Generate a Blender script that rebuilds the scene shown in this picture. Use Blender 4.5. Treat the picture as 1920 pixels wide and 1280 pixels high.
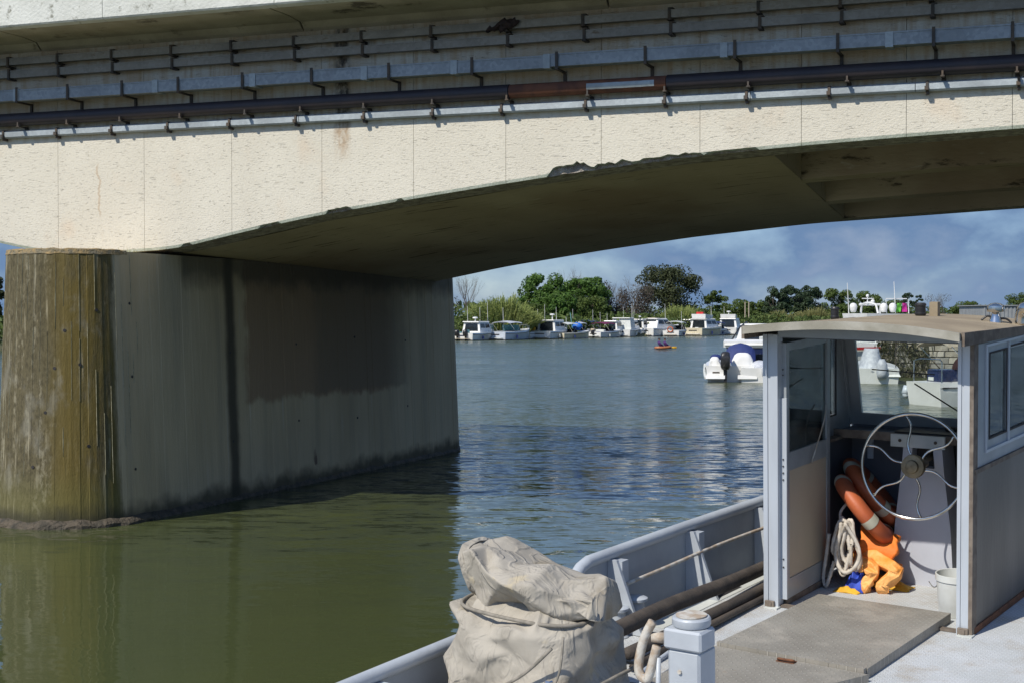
import bpy, math, random
from mathutils import Vector, Matrix, noise
R = math.radians
rng = random.Random(7)
for o in list(bpy.data.objects): bpy.data.objects.remove(o)
SC = bpy.context.scene
COL = SC.collection

# ------------------------------------------------------------------ camera
F = 2780.0; HZ = 594.0; CH = 3.1
TH = math.atan((640 - HZ) / F)
cd = bpy.data.cameras.new('camera'); cam = bpy.data.objects.new('camera', cd); COL.objects.link(cam)
cam.location = (0, 0, CH); cam.rotation_euler = (R(90) - TH, 0, 0)
cd.sensor_width = 36; cd.lens = 36 * F / 1920; cd.clip_start = 0.1; cd.clip_end = 8000
SC.camera = cam

# ------------------------------------------------------------------ light
SUN_EL = R(46); SUN_AZ = R(225)          # sun behind and to the left of the camera
sd = Vector((math.sin(SUN_AZ) * math.cos(SUN_EL), math.cos(SUN_AZ) * math.cos(SUN_EL), math.sin(SUN_EL)))
sl = bpy.data.lights.new('sun', 'SUN'); sl.energy = 4.0; sl.angle = R(0.5); sl.color = (1.0, 0.94, 0.84)
so = bpy.data.objects.new('sun', sl); COL.objects.link(so)
so.rotation_euler = sd.to_track_quat('Z', 'Y').to_euler()
W = bpy.data.worlds.new('World'); SC.world = W; W.use_nodes = True
nt = W.node_tree; nt.nodes.clear()
def wn(t): return nt.nodes.new(t)
sky = wn('ShaderNodeTexSky'); sky.sky_type = 'NISHITA'; sky.sun_disc = False
sky.sun_elevation = SUN_EL; sky.sun_rotation = SUN_AZ; sky.altitude = 0; sky.air_density = 1.0; sky.dust_density = 0.4; sky.ozone_density = 2.2
tc = wn('ShaderNodeTexCoord'); mp = wn('ShaderNodeMapping'); mp.inputs['Scale'].default_value = (1, 1, 1.7)
n1 = wn('ShaderNodeTexNoise'); n1.inputs['Scale'].default_value = 7; n1.inputs['Detail'].default_value = 9; n1.inputs['Roughness'].default_value = .52
rp = wn('ShaderNodeValToRGB'); rp.color_ramp.elements[0].position = .28; rp.color_ramp.elements[1].position = .56
n2 = wn('ShaderNodeTexNoise'); n2.inputs['Scale'].default_value = 14; n2.inputs['Detail'].default_value = 7; n2.inputs['Roughness'].default_value = .55
r2 = wn('ShaderNodeValToRGB'); r2.color_ramp.elements[0].position = .52; r2.color_ramp.elements[1].position = .74
gm = wn('ShaderNodeMix'); gm.data_type = 'RGBA'; gm.blend_type = 'MULTIPLY'; gm.inputs[0].default_value = 1
gm.inputs[7].default_value = (.67, .77, .96, 1)
bg = wn('ShaderNodeBackground'); bg.inputs[1].default_value = 0.13
mx = wn('ShaderNodeMix'); mx.data_type = 'RGBA'; mx.inputs[7].default_value = (1.02, 1.68, 2.85, 1)
mx2 = wn('ShaderNodeMix'); mx2.data_type = 'RGBA'; mx2.inputs[7].default_value = (2.6, 3.05, 3.85, 1)
sx = wn('ShaderNodeSeparateXYZ'); hz = wn('ShaderNodeMapRange'); hz.interpolation_type = 'SMOOTHSTEP'   # clouds bank up towards the horizon
for k_, v_ in ((1, .08), (2, .36), (3, 1.0), (4, .30)): hz.inputs[k_].default_value = v_
nt.links.new(tc.outputs['Generated'], sx.inputs[0]); nt.links.new(sx.outputs[2], hz.inputs[0])
fm = wn('ShaderNodeMath'); fm.operation = 'MULTIPLY'; nt.links.new(hz.outputs[0], fm.inputs[1])
fm2 = wn('ShaderNodeMath'); fm2.operation = 'MULTIPLY'; fm2.inputs[1].default_value = .6
ow = wn('ShaderNodeOutputWorld')
L = nt.links.new
L(tc.outputs['Generated'], mp.inputs[0]); L(mp.outputs[0], n1.inputs[0]); L(mp.outputs[0], n2.inputs[0])
L(n1.outputs[0], rp.inputs[0]); L(n2.outputs[0], r2.inputs[0]); L(rp.outputs[0], fm.inputs[0]); L(r2.outputs[0], fm2.inputs[0])
L(sky.outputs[0], gm.inputs[6]); L(gm.outputs[2], mx.inputs[6]); L(fm.outputs[0], mx.inputs[0])
L(mx.outputs[2], mx2.inputs[6]); L(fm2.outputs[0], mx2.inputs[0]); L(mx2.outputs[2], bg.inputs[0]); L(bg.outputs[0], ow.inputs[0])
SC.view_settings.view_transform = 'Standard'; SC.view_settings.look = 'None'
SC.view_settings.exposure = 0.25; SC.view_settings.gamma = 1; SC.view_settings.use_curve_mapping = False

# ------------------------------------------------------------------ measuring helpers (photo pixel -> place)
FW = Vector((0, math.cos(TH), -math.sin(TH))); UP = Vector((0, math.sin(TH), math.cos(TH))); CAM = Vector((0, 0, CH))
def ray(px, py): return Vector((1, 0, 0)) * ((px - 960) / F) + UP * ((640 - py) / F) + FW
def onp(px, py, p, n):
    d = ray(px, py); return CAM + d * ((Vector(p) - CAM).dot(n) / d.dot(n))
def onz(px, py, z): return onp(px, py, (0, 0, z), Vector((0, 0, 1)))

# ------------------------------------------------------------------ materials
class G:
    def __init__(s, name):
        s.m = bpy.data.materials.new(name); s.m.use_nodes = True; s.t = s.m.node_tree; s.t.nodes.clear()
        s.out = s.n('ShaderNodeOutputMaterial'); s.b = s.n('ShaderNodeBsdfPrincipled'); s.l(s.b.outputs[0], s.out.inputs[0])
        s.tc = s.n('ShaderNodeTexCoord')
    def n(s, t): return s.t.nodes.new(t)
    def l(s, a, b): s.t.links.new(a, b)
    def set(s, **k):
        for a, v in k.items(): s.b.inputs[a.replace('_', ' ')].default_value = v
    def map(s, sc=(1, 1, 1), co='Object', loc=(0, 0, 0)):
        m = s.n('ShaderNodeMapping'); m.inputs['Scale'].default_value = sc; m.inputs['Location'].default_value = loc
        s.l(s.tc.outputs[co], m.inputs[0]); return m.outputs[0]
    def noise(s, scale, sc=(1, 1, 1), detail=4, rough=.55, loc=(0, 0, 0), dist=0):
        n = s.n('ShaderNodeTexNoise'); n.inputs['Scale'].default_value = scale; n.inputs['Detail'].default_value = detail
        n.inputs['Roughness'].default_value = rough; n.inputs['Distortion'].default_value = dist
        s.l(s.map(sc, loc=loc), n.inputs[0]); return n.outputs[0]
    def ramp(s, v, a, b, inv=False):
        r = s.n('ShaderNodeMapRange'); r.interpolation_type = 'SMOOTHSTEP'
        r.inputs[1].default_value = a; r.inputs[2].default_value = b
        r.inputs[3].default_value = 1 if inv else 0; r.inputs[4].default_value = 0 if inv else 1
        s.l(v, r.inputs[0]); return r.outputs[0]
    def math(s, op, a, b=None):
        m = s.n('ShaderNodeMath'); m.operation = op
        for i, x in enumerate((a, b)):
            if x is None: continue
            if isinstance(x, (int, float)): m.inputs[i].default_value = x
            else: s.l(x, m.inputs[i])
        return m.outputs[0]
    def mul(s, *v):
        r = v[0]
        for x in v[1:]: r = s.math('MULTIPLY', r, x)
        return r
    def mix(s, f, a, b):
        m = s.n('ShaderNodeMix'); m.data_type = 'RGBA'
        for i, x in ((0, f), (6, a), (7, b)):
            if isinstance(x, (int, float)): m.inputs[i].default_value = x
            elif isinstance(x, (tuple, list)): m.inputs[i].default_value = (*x, 1)
            else: s.l(x, m.inputs[i])
        return m.outputs[2]
    def sep(s, co='Object'):
        x = s.n('ShaderNodeSeparateXYZ'); s.l(s.tc.outputs[co], x.inputs[0]); return x.outputs
    def bump(s, h, dist=.01, strength=1.0, prev=None):
        b = s.n('ShaderNodeBump'); b.inputs['Distance'].default_value = dist; b.inputs['Strength'].default_value = strength
        s.l(h, b.inputs['Height'])
        if prev is not None: s.l(prev, b.inputs['Normal'])
        s.l(b.outputs[0], s.b.inputs['Normal']); return b.outputs[0]
    def col(s, c): s.l(c, s.b.inputs['Base Color'])

def mat(name, c1, c2=None, scale=4, rough=.6, metal=0, bump=0, bscale=60, stretch=(1, 1, 1), stain=None, spec=.5):
    g = G(name); g.set(Roughness=rough, Metallic=metal, Specular_IOR_Level=spec)
    c2 = c2 or tuple(x * .8 for x in c1)
    c = g.mix(g.ramp(g.noise(scale, stretch, 6), .35, .65), c1, c2)
    if stain:                                   # (colour, scale, threshold)
        c = g.mix(g.ramp(g.noise(stain[1], stretch, 8, .65, (3, 5, 1)), stain[2], stain[2] + .12), c, stain[0])
    g.col(c)
    if bump: g.bump(g.noise(bscale, stretch, 5), bump)
    return g.m

def glass(name, tint=(.9, .95, .93), ior=1.45, dirt_sheen=.0):
    g = G(name); t = g.n('ShaderNodeBsdfTransparent'); t.inputs[0].default_value = (*tint, 1)
    gl = g.n('ShaderNodeBsdfGlossy'); gl.inputs['Roughness'].default_value = .02; gl.inputs[0].default_value = (1, 1, 1, 1)
    fr = g.n('ShaderNodeFresnel'); fr.inputs[0].default_value = ior
    m = g.n('ShaderNodeMixShader'); g.l(fr.outputs[0], m.inputs[0]); g.l(t.outputs[0], m.inputs[1]); g.l(gl.outputs[0], m.inputs[2])
    if dirt_sheen:
        d = g.n('ShaderNodeBsdfDiffuse'); d.inputs[0].default_value = (.45, .47, .45, 1)  # grey-green diffuse film: reflected light painted on the panes, along with real soiling
        m2 = g.n('ShaderNodeMixShader'); f = g.mul(g.ramp(g.noise(3, (1, 1, 1), 6), .3, .8), dirt_sheen)
        g.l(f, m2.inputs[0]); g.l(m.outputs[0], m2.inputs[1]); g.l(d.outputs[0], m2.inputs[2]); m = m2
    g.l(m.outputs[0], g.out.inputs[0]); return g.m

M = {}
# facing slabs of the bridge: hammered cream concrete with pits, a rain stripe, and brown streaks at the pipes mixed with painted shade warmth
def m_fascia():
    g = G('cream_facing'); g.set(Roughness=.85, Specular_IOR_Level=.2)
    X, Y, Z = g.sep()
    c = g.mix(g.ramp(g.noise(.9, (1, 1, 1), 5), .3, .7), (.655, .62, .525), (.60, .565, .475))
    ns = g.noise(11, (.8, 1, 4.5), 6, .66, dist=.8); pits = g.ramp(ns, .585, .70)
    pits2 = g.ramp(g.noise(16, (1, 1, 1.6), 4, .6), .69, .75)
    warm = g.ramp(g.noise(1.3, (1, 1, .8), 4, .5, (9, 2, 4)), .58, .75)
    c = g.mix(g.mul(warm, .35), c, (.62, .47, .33))
    pk = g.ramp(g.noise(2.5, (1, 1, 1), 3, .5, (1, 7, 3)), .42, .6)
    c = g.mix(g.mul(pits, pk, .10), c, (.36, .31, .23)); c = g.mix(g.mul(pits2, .2), c, (.22, .18, .13))
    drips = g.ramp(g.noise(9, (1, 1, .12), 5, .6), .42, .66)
    up = g.ramp(Z, 5.86, 6.1)  # band above the shadow line: real streaks, with warm shade tone put into their colour
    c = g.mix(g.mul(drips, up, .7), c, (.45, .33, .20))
    grime_shade = g.mul(g.ramp(g.noise(1.2, (1, 1, .5), 5, .6, (5, 1, 8)), .35, .65), g.ramp(Z, 5.95, 6.5), .6)  # brown grime that also paints the warm tone of the shaded band
    c = g.mix(grime_shade, c, (.48, .36, .225))
    w = g.math('ABSOLUTE', g.math('SUBTRACT', X, g.math('ADD', 3.04, g.mul(g.math('SUBTRACT', g.noise(5, (.1, .1, 1), 4), .5), .12))))
    st = g.ramp(w, .06, .17, True); br = g.ramp(g.noise(11, (1, 1, .5), 5, .65), .3, .6)
    c = g.mix(g.mul(st, br, g.ramp(Z, 5.75, 6.1), .93), c, (.045, .04, .034))
    c = g.mix(g.mul(st, br, g.ramp(Z, 5.35, 5.75), g.ramp(Z, 5.85, 6.1, True), .6), c, (.34, .2, .09))
    w2 = g.math('ABSOLUTE', g.math('SUBTRACT', X, g.math('ADD', -1.33, g.mul(g.math('SUBTRACT', g.noise(3, (.1, .1, 1), 5), .5), .35))))
    c = g.mix(g.mul(g.ramp(w2, .006, .03, True), g.ramp(Z, 4.65, 4.8), g.ramp(Z, 5.45, 5.6, True), .5), c, (.42, .29, .17))
    w3 = g.ramp(g.noise(14, (1, 1, .06), 4, .6, (2, 2, 2)), .66, .74)
    c = g.mix(g.mul(w3, g.ramp(g.noise(.8, (1, 1, .3), 3, .5, (7, 7, 7)), .5, .65), .45), c, (.46, .28, .13))
    g.col(c)
    h = g.math('SUBTRACT', g.mul(g.noise(24, (1, 1, 1.8), 6, .65), .6), g.mul(pits, .4))
    g.bump(h, .022, .8); return g.m
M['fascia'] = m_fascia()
def m_soffit():
    g = G('stained_underside'); g.set(Roughness=.9, Specular_IOR_Level=.15)
    c = g.mix(g.ramp(g.noise(.5, (1, .35, 1), 6), .3, .7), (.55, .465, .345), (.42, .345, .25))
    c = g.mix(g.mul(g.ramp(g.noise(.35, (1, .5, 1), 4, .5, (4, 4, 4)), .48, .7), .6), c, (.30, .21, .14))
    c = g.mix(g.ramp(g.noise(6, (.25, 1.3, 1), 6, .65, (1, 2, 3)), .62, .74), c, (.58, .53, .44))
    c = g.mix(g.mul(g.ramp(g.noise(3.2, (.3, 2.4, 1), 6, .7, (8, 2, 3)), .58, .68), .85), c, (.035, .03, .025))
    g.col(c); g.bump(g.noise(9, (.4, 2, 1), 7, .6), .02); return g.m
M['soffit'] = m_soffit()
M['overhang'] = mat('overhang_concrete', (.46, .42, .32), (.34, .305, .225), 1.2, .85, 0, .01, 20, stain=((.10, .085, .06), 1.6, .55))
M['edge'] = mat('weathered_white_concrete', (.62, .63, .58), (.52, .53, .48), 1.5, .85, 0, .012, 22, stain=((.20, .20, .16), 4.5, .58))
M['broken'] = mat('broken_concrete', (.50, .45, .39), (.27, .23, .2), 9, .95, 0, .05, 25)
M['chamfer'] = mat('bounce_tinted_edge', (.50, .53, .44), (.36, .39, .31), 3, .85, 0, .01, 30)  # light bounced off the water onto the lower edge, put into its greenish colour
def m_pier():
    g = G('board_marked_concrete'); g.set(Roughness=.88, Specular_IOR_Level=.2)
    X, Y, Z = g.sep()
    st = g.noise(3.2, (1, 1, .05), 5, .6)
    c = g.mix(g.ramp(g.noise(.8, (1, 1, .35), 6), .3, .7), (.535, .435, .28), (.45, .36, .225))
    c = g.mix(g.mul(g.ramp(st, .45, .7), .28), c, (.22, .205, .16))
    c = g.mix(g.mul(g.ramp(g.noise(5, (1, 1, .06), 5, .6, (4, 9, 2)), .60, .75), .35), c, (.52, .50, .43))
    # nose: lichen and algae where rain runs
    nose = g.ramp(g.math('ADD', Y, g.mul(g.math('SUBTRACT', g.noise(6, (1, 1, .15), 5), .5), .25)), -1.36, -1.2, True)
    lich = g.ramp(g.noise(9, (1, 1, .5), 8, .7), .18, .40)
    c = g.mix(g.mul(nose, lich, .92), c, (.085, .075, .04))
    c = g.mix(g.mul(nose, g.ramp(g.noise(24, (1, 1, .45), 8, .75, (5, 3, 2)), .44, .60), .65), c, (.05, .043, .026))
    c = g.mix(g.mul(nose, g.ramp(g.noise(15, (1, 1, .02), 2, .5, (3, 8, 1)), .60, .66), g.ramp(g.noise(5, (1, 1, .4), 4, .6, (2, 2, 7)), .4, .6), .6), c, (.40, .36, .25))
    c = g.mix(g.mul(nose, g.ramp(g.noise(9, (1, 1, .05), 5, .6, (7, 1, 2)), .48, .62), g.ramp(g.noise(16, (1, 1, .5), 5, .7), .45, .62), .5), c, (.33, .30, .21))
    alg = g.mul(g.ramp(X, -1.15, -.55), g.ramp(Y, -1.22, -1.0, True)) if False else g.ramp(X, -1.02, -.45)
    gold = g.mul(nose, alg, g.ramp(g.noise(2.2, (1, 1, .3), 6, .6, (3, 3, 1)), .34, .56))
    c = g.mix(g.mul(gold, .85), c, (.15, .11, .028))
    c = g.mix(g.mul(nose, g.ramp(g.noise(1.6, (1, 1, .6), 5, .6, (6, 3, 9)), .56, .68), .4), c, (.27, .26, .215))
    c = g.mix(g.mul(nose, g.ramp(Z, .9, .35, False) if False else g.ramp(Z, .3, 1.0, True), .45), c, (.15, .145, .05))
    # side: brown patch and the dark wet stripe
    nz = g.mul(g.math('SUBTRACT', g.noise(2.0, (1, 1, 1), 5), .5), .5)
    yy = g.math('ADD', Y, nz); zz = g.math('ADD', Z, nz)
    side = g.ramp(Y, .4, .6)
    patch = g.mul(g.ramp(yy, 2.35, 2.55), g.ramp(yy, 7.9, 8.6, True), g.ramp(zz, 1.55, 1.7))
    c = g.mix(g.mul(side, patch, .82), c, (.27, .18, .11))
    c = g.mix(g.mul(side, g.ramp(yy, 4.7, 5.2), g.ramp(yy, 8.5, 9.5, True), g.ramp(zz, 1.6, 1.75), .55), c, (.18, .15, .105))
    sw = g.math('ABSOLUTE', g.math('SUBTRACT', Y, g.math('ADD', 1.93, g.mul(nz, .25))))
    c = g.mix(g.mul(g.ramp(sw, .06, .24, True), .88), c, (.05, .045, .033))
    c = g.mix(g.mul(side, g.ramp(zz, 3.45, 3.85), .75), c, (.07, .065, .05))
    sp = g.ramp(g.noise(1.7, (1, 1, .5), 3, .5, (2, 8, 5)), .70, .74)
    c = g.mix(g.mul(side, sp, g.ramp(Z, 1.0, .7, True) if False else g.ramp(Z, .45, .9, True), .8), c, (.10, .06, .05))
    c = g.mix(g.mul(g.ramp(zz, .1, .38, True), .85), c, (.045, .043, .028))
    g.col(c)
    h = g.math('ADD', g.noise(14, (1, 1, .12), 5, .6), g.mul(g.noise(40, (1, 1, .7), 5, .7), .5))
    g.bump(h, .02, .7); return g.m
M['pier'] = m_pier()
M['ridge'] = mat('pale_laitance', (.34, .32, .22), (.20, .185, .11), 14, .9)
M['lichen'] = mat('orange_lichen_mortar', (.36, .25, .11), (.19, .165, .11), 9, .95, 0, .02, 30)
M['footing'] = mat('wet_rough_concrete', (.10, .08, .055), (.04, .035, .024), 6, .8, 0, .05, 18, stain=((.36, .31, .24), 7, .66))
def m_galv(name, a, b, rust=None, thr=.66):
    g = G(name); g.set(Roughness=.55, Metallic=.2)
    v = g.n('ShaderNodeTexVoronoi'); v.inputs['Scale'].default_value = 22; g.l(g.map(), v.inputs[0])
    bw = g.n('ShaderNodeRGBToBW'); g.l(v.outputs['Color'], bw.inputs[0])
    c = g.mix(bw.outputs[0], a, b)
    c = g.mix(g.mul(g.ramp(g.noise(1.4, (1, 1, 1), 6), .42, .7), .5), c, tuple(x * .45 for x in a))
    if rust: c = g.mix(g.ramp(g.noise(3, (1, 1, 3), 7, .65, (2, 2, 2)), thr, thr + .08), c, rust)
    g.col(c); g.bump(g.noise(30), .003); return g.m
M['galv'] = m_galv('galvanised_steel', (.345, .38, .41), (.235, .265, .29))
M['galv_dull'] = m_galv('dull_galvanised_steel', (.33, .31, .275), (.24, .225, .195), (.16, .12, .08), .64)
M['galv_pale'] = m_galv('pale_galvanised_steel', (.42, .47, .49), (.33, .37, .39), (.22, .17, .11), .70)
M['bracket'] = mat('dark_bracket_steel', (.06, .055, .05), (.10, .075, .055), 9, .7, .3)
M['darkpipe'] = mat('dark_painted_pipe', (.022, .019, .026), (.034, .026, .03), 2.5, .55, 0, .004, 12, stain=((.10, .045, .028), 3.0, .64))
M['rustpipe'] = mat('rusty_pipe', (.16, .06, .03), (.10, .04, .025), 5, .8, 0, .006, 25, stain=((.3, .24, .2), 6, .72))
M['nest'] = mat('dark_rag', (.022, .016, .018), (.05, .03, .028), 15, .9)
def m_water():
    g = G('river_water'); g.set(IOR=1.40, Specular_IOR_Level=.5)
    X, Y, Z = g.sep()
    c = g.mix(g.ramp(g.noise(.05, (1, 1, 1), 4), .35, .65), (.062, .074, .028), (.052, .064, .025))
    g.col(c)
    def vec(scale, sc, loc, det):
        n = g.n('ShaderNodeTexNoise'); n.inputs['Scale'].default_value = scale; n.inputs['Detail'].default_value = det; n.inputs['Roughness'].default_value = .62
        g.l(g.map(sc, loc=loc), n.inputs[0]); v = g.n('ShaderNodeVectorMath'); v.operation = 'SUBTRACT'; v.inputs[1].default_value = (.5, .5, .5); g.l(n.outputs['Color'], v.inputs[0]); return v.outputs[0]
    a = vec(1.7, (.5, 1.5, 1), (0, 0, 0), 5); b = vec(5.5, (.55, 1.4, 1), (5, 2, 0), 4)
    ad = g.n('ShaderNodeVectorMath'); ad.operation = 'ADD'; g.l(a, ad.inputs[0]); g.l(b, ad.inputs[1])
    dist = g.math('ADD', Y, g.mul(X, .55)); wind = g.ramp(g.noise(.05, (.5, 1.6, 1), 5, .6, (1, 3, 0)), .32, .62)
    amp = g.math('ADD', .085, g.mul(g.ramp(dist, 13, 38), g.math('ADD', .8, g.mul(wind, .9))))
    g.l(g.math('ADD', .03, g.mul(g.ramp(dist, 16, 75), g.math('ADD', .10, g.mul(wind, .11)))), g.b.inputs['Roughness'])
    sc = g.n('ShaderNodeVectorMath'); sc.operation = 'SCALE'; g.l(ad.outputs[0], sc.inputs[0]); g.l(amp, sc.inputs['Scale'])
    xy = g.n('ShaderNodeVectorMath'); xy.operation = 'MULTIPLY'; xy.inputs[1].default_value = (.6, 1, 0); g.l(sc.outputs[0], xy.inputs[0])
    up = g.n('ShaderNodeVectorMath'); up.operation = 'ADD'; up.inputs[1].default_value = (0, 0, 1); g.l(xy.outputs[0], up.inputs[0])
    nm = g.n('ShaderNodeVectorMath'); nm.operation = 'NORMALIZE'; g.l(up.outputs[0], nm.inputs[0]); g.l(nm.outputs[0], g.b.inputs['Normal']); return g.m
M['water'] = m_water()
M['bank'] = mat('bank_grass', (.07, .085, .03), (.11, .10, .055), .3, .95)
M['paint'] = mat('grey_blue_boat_paint', (.42, .455, .49), (.36, .39, .425), 2.5, .42, 0, .002, 20, stain=((.26, .18, .11), 9, .69))
M['paint_dk'] = mat('grey_hull_paint', (.30, .335, .37), (.26, .285, .315), 2, .5, 0, .003, 14, stain=((.22, .17, .12), 6, .70))
def m_deck(name, c1, c2, worn, thr, scale=38):
    g = G(name); g.set(Roughness=.55)
    # diamond chequer pattern: two crossed families of short raised bars
    co = g.n('ShaderNodeMapping'); co.inputs['Rotation'].default_value = (0, 0, R(45)); co.inputs['Scale'].default_value = (scale, scale, scale)
    g.l(g.tc.outputs['Object'], co.inputs[0]); s = g.n('ShaderNodeSeparateXYZ'); g.l(co.outputs[0], s.inputs[0])
    fx = g.math('FRACT', s.outputs[0]); fy = g.math('FRACT', s.outputs[1])
    ck = g.n('ShaderNodeTexChecker'); ck.inputs['Scale'].default_value = 1.0; g.l(co.outputs[0], ck.inputs[0])
    ax = g.math('ABSOLUTE', g.math('SUBTRACT', fx, .5)); ay = g.math('ABSOLUTE', g.math('SUBTRACT', fy, .5))
    e1 = g.ramp(g.math('ADD', g.mul(ax, 1.1), g.mul(ay, 3.4)), .34, .55, True); e2 = g.ramp(g.math('ADD', g.mul(ax, 3.4), g.mul(ay, 1.1)), .34, .55, True)
    m = g.n('ShaderNodeMix'); g.l(ck.outputs['Fac'], m.inputs[0]); g.l(e1, m.inputs[2]); g.l(e2, m.inputs[3]); h = m.outputs[0]
    c = g.mix(g.ramp(g.noise(3, (1, 1, 1), 6), .35, .65), c1, c2)
    c = g.mix(g.mul(g.ramp(g.noise(2.4, (1, 1, 1), 8, .7, (3, 1, 1)), thr, thr + .2), .8), c, worn)
    c = g.mix(g.mul(h, .55), c, tuple(min(1, x * 1.7) for x in c1))
    c = g.mix(g.mul(g.ramp(g.noise(26, (1, 1, 1), 6, .7), .61, .68), g.ramp(g.noise(1.2, (1, 1, 1), 4, .6, (5, 5, 0)), .42, .62), .8), c, (.27, .19, .12))
    g.col(c); g.bump(h, .006, 1.0); return g.m
M['deck'] = m_deck('painted_chequer_deck', (.52, .54, .55), (.46, .48, .48), (.40, .37, .32), .46, 30)
M['chequer'] = m_deck('bare_chequer_plate', (.265, .25, .215), (.22, .205, .175), (.36, .33, .28), .48, 22)
def m_tarp():
    g = G('dirty_canvas'); g.set(Roughness=.85, Specular_IOR_Level=.2)
    c = g.mix(g.ramp(g.noise(5, (1, 1, 1), 6), .35, .65), (.39, .36, .305), (.30, .275, .23))
    c = g.mix(g.mul(g.ramp(g.noise(3.2, (1, 1, .6), 8, .65, (3, 5, 1)), .54, .68), .8), c, (.25, .215, .16))
    c = g.mix(g.mul(g.ramp(g.noise(4, (1, 1, 1), 6, .6, (9, 1, 4)), .62, .7), .6), c, (.50, .42, .27))
    g.col(c); n = g.noise(7, (1, 1, .6), 3, .5, (1, 2, 3), dist=.7); r = g.math('ABSOLUTE', g.math('SUBTRACT', n, .5))
    b = g.bump(g.math('ADD', g.ramp(r, 0, .09, True), g.mul(g.noise(90, (1, 1, 1), 3), .2)), .007, .7); return g.m
M['tarp'] = m_tarp()
M['rope'] = mat('white_rope', (.62, .57, .50), (.46, .41, .34), 14, .9, 0, .003, 160)
M['twine'] = mat('grey_twine', (.26, .235, .195), (.18, .165, .135), 20, .9)
M['alu'] = mat('grey_aluminium', (.34, .37, .39), (.285, .31, .33), 4, .38, .2, 0, stain=((.26, .225, .18), 6, .66))
M['alu_lt'] = mat('pale_aluminium', (.50, .54, .585), (.43, .465, .50), 3, .38, .15, 0, stretch=(1, 1, .25), stain=((.30, .26, .20), 7, .68))
M['sidepanel'] = mat('brushed_metal_panel', (.15, .142, .13), (.105, .10, .092), 2.2, .42, .35, .002, 30, (1, 1, .25), stain=((.21, .20, .18), 4, .64))
M['trim'] = mat('weathered_trim', (.20, .165, .13), (.12, .095, .075), 10, .8, 0, .004, 40)
M['roof'] = mat('dusty_roof_skin', (.30, .245, .165), (.23, .185, .125), 2.5, .9, 0, .003, 30, stain=((.36, .32, .25), 5, .66))
M['rooffront'] = mat('stained_roof_edge', (.40, .385, .33), (.26, .245, .195), 3, .7, 0, .002, 30, stain=((.18, .15, .10), 6, .62))
M['cream'] = mat('cream_door_panel', (.45, .385, .29), (.41, .35, .265), 2, .5)
M['inner'] = mat('dark_cabin_lining', (.13, .14, .165), (.10, .11, .13), 3, .6, 0, .002, 40, (1, 1, .2))
M['console'] = mat('light_grey_console', (.47, .49, .55), (.43, .45, .50), 3, .45)
M['offwhite'] = mat('offwhite_board', (.58, .60, .57), (.50, .52, .49), 4, .5)
M['black'] = mat('black_plastic', (.015, .015, .017), (.03, .03, .032), 8, .4)
M['rubber'] = mat('dark_rubber', (.02, .018, .018), (.035, .03, .03), 8, .7)
M['chrome'] = mat('polished_steel', (.72, .70, .66), (.60, .57, .52), 10, .16, 1.0)
M['bronze'] = mat('tarnished_bronze', (.30, .24, .15), (.19, .15, .09), 14, .5, .6, .003, 60)
M['ringorange'] = mat('faded_orange_ring', (.46, .115, .04), (.37, .085, .035), 4, .55, 0, .002, 40)
M['band'] = mat('pale_tape', (.55, .53, .42), (.45, .44, .35), 8, .6)
M['orange'] = mat('orange_cloth', (.82, .23, .03), (.70, .17, .02), 6, .7, 0, .006, 30)
M['oilskin'] = mat('pale_orange_oilskin', (.85, .28, .035), (.84, .42, .13), 5, .55, 0, .02, 16)
M['blue'] = mat('blue_cloth', (.03, .08, .50), (.02, .05, .36), 7, .7)
M['yellow'] = mat('yellow_cloth', (.72, .42, .03), (.6, .32, .02), 7, .7)
M['bucket'] = mat('white_bucket_plastic', (.60, .62, .60), (.50, .51, .48), 5, .45)
M['pole'] = mat('dark_old_wood', (.085, .068, .052), (.05, .04, .032), 6, .75, 0, .006, 30, (1, 1, 1))
M['rust'] = mat('rusty_iron', (.20, .085, .04), (.12, .05, .025), 20, .85, 0, .004, 60)
M['rod'] = mat('flaking_painted_rod', (.52, .50, .45), (.36, .28, .20), 14, .7, 0, .003, 60)
M['white'] = mat('white_gelcoat', (.74, .74, .72), (.66, .66, .63), 1.2, .3, stain=((.55, .53, .46), 2.4, .66))
M['creamhull'] = mat('cream_gelcoat', (.66, .60, .44), (.58, .52, .38), 1.2, .35)
M['greyhull'] = mat('pale_grey_gelcoat', (.55, .60, .66), (.50, .54, .60), 1.2, .3)
M['navy'] = mat('navy_canvas', (.012, .025, .12), (.018, .035, .15), 4, .7)
M['navyhull'] = mat('navy_gelcoat', (.012, .02, .07), (.015, .025, .08), 2, .2)
M['bluetarp'] = mat('bright_blue_tarp', (.02, .16, .62), (.015, .11, .45), 4, .6)
M['maroon'] = mat('maroon_canvas', (.16, .02, .07), (.11, .015, .05), 4, .7)
M['tan'] = mat('tan_canvas', (.42, .36, .27), (.34, .29, .21), 5, .8)
M['greytarp'] = mat('silver_tarp', (.52, .54, .57), (.40, .42, .46), 6, .6, 0, .02, 6)
M['darkglass'] = mat('dark_boat_window', (.012, .016, .02), (.02, .025, .03), 3, .08)
M['tealglass'] = mat('teal_boat_window', (.10, .26, .27), (.16, .34, .33), 3, .12)
M['red'] = mat('red_paint', (.55, .03, .03), (.45, .02, .02), 3, .4)
M['green'] = mat('green_cloth', (.12, .45, .04), (.10, .36, .03), 3, .7)
M['magenta'] = mat('magenta_cloth', (.5, .02, .25), (.4, .015, .2), 3, .7)
M['skin'] = mat('sunburnt_skin', (.42, .22, .15), (.38, .19, .13), 5, .6)
M['purple'] = mat('purple_shirt', (.09, .035, .16), (.06, .02, .11), 5, .8)
M['inflatable'] = mat('orange_inflatable', (.42, .17, .06), (.34, .12, .045), 4, .5)
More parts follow.
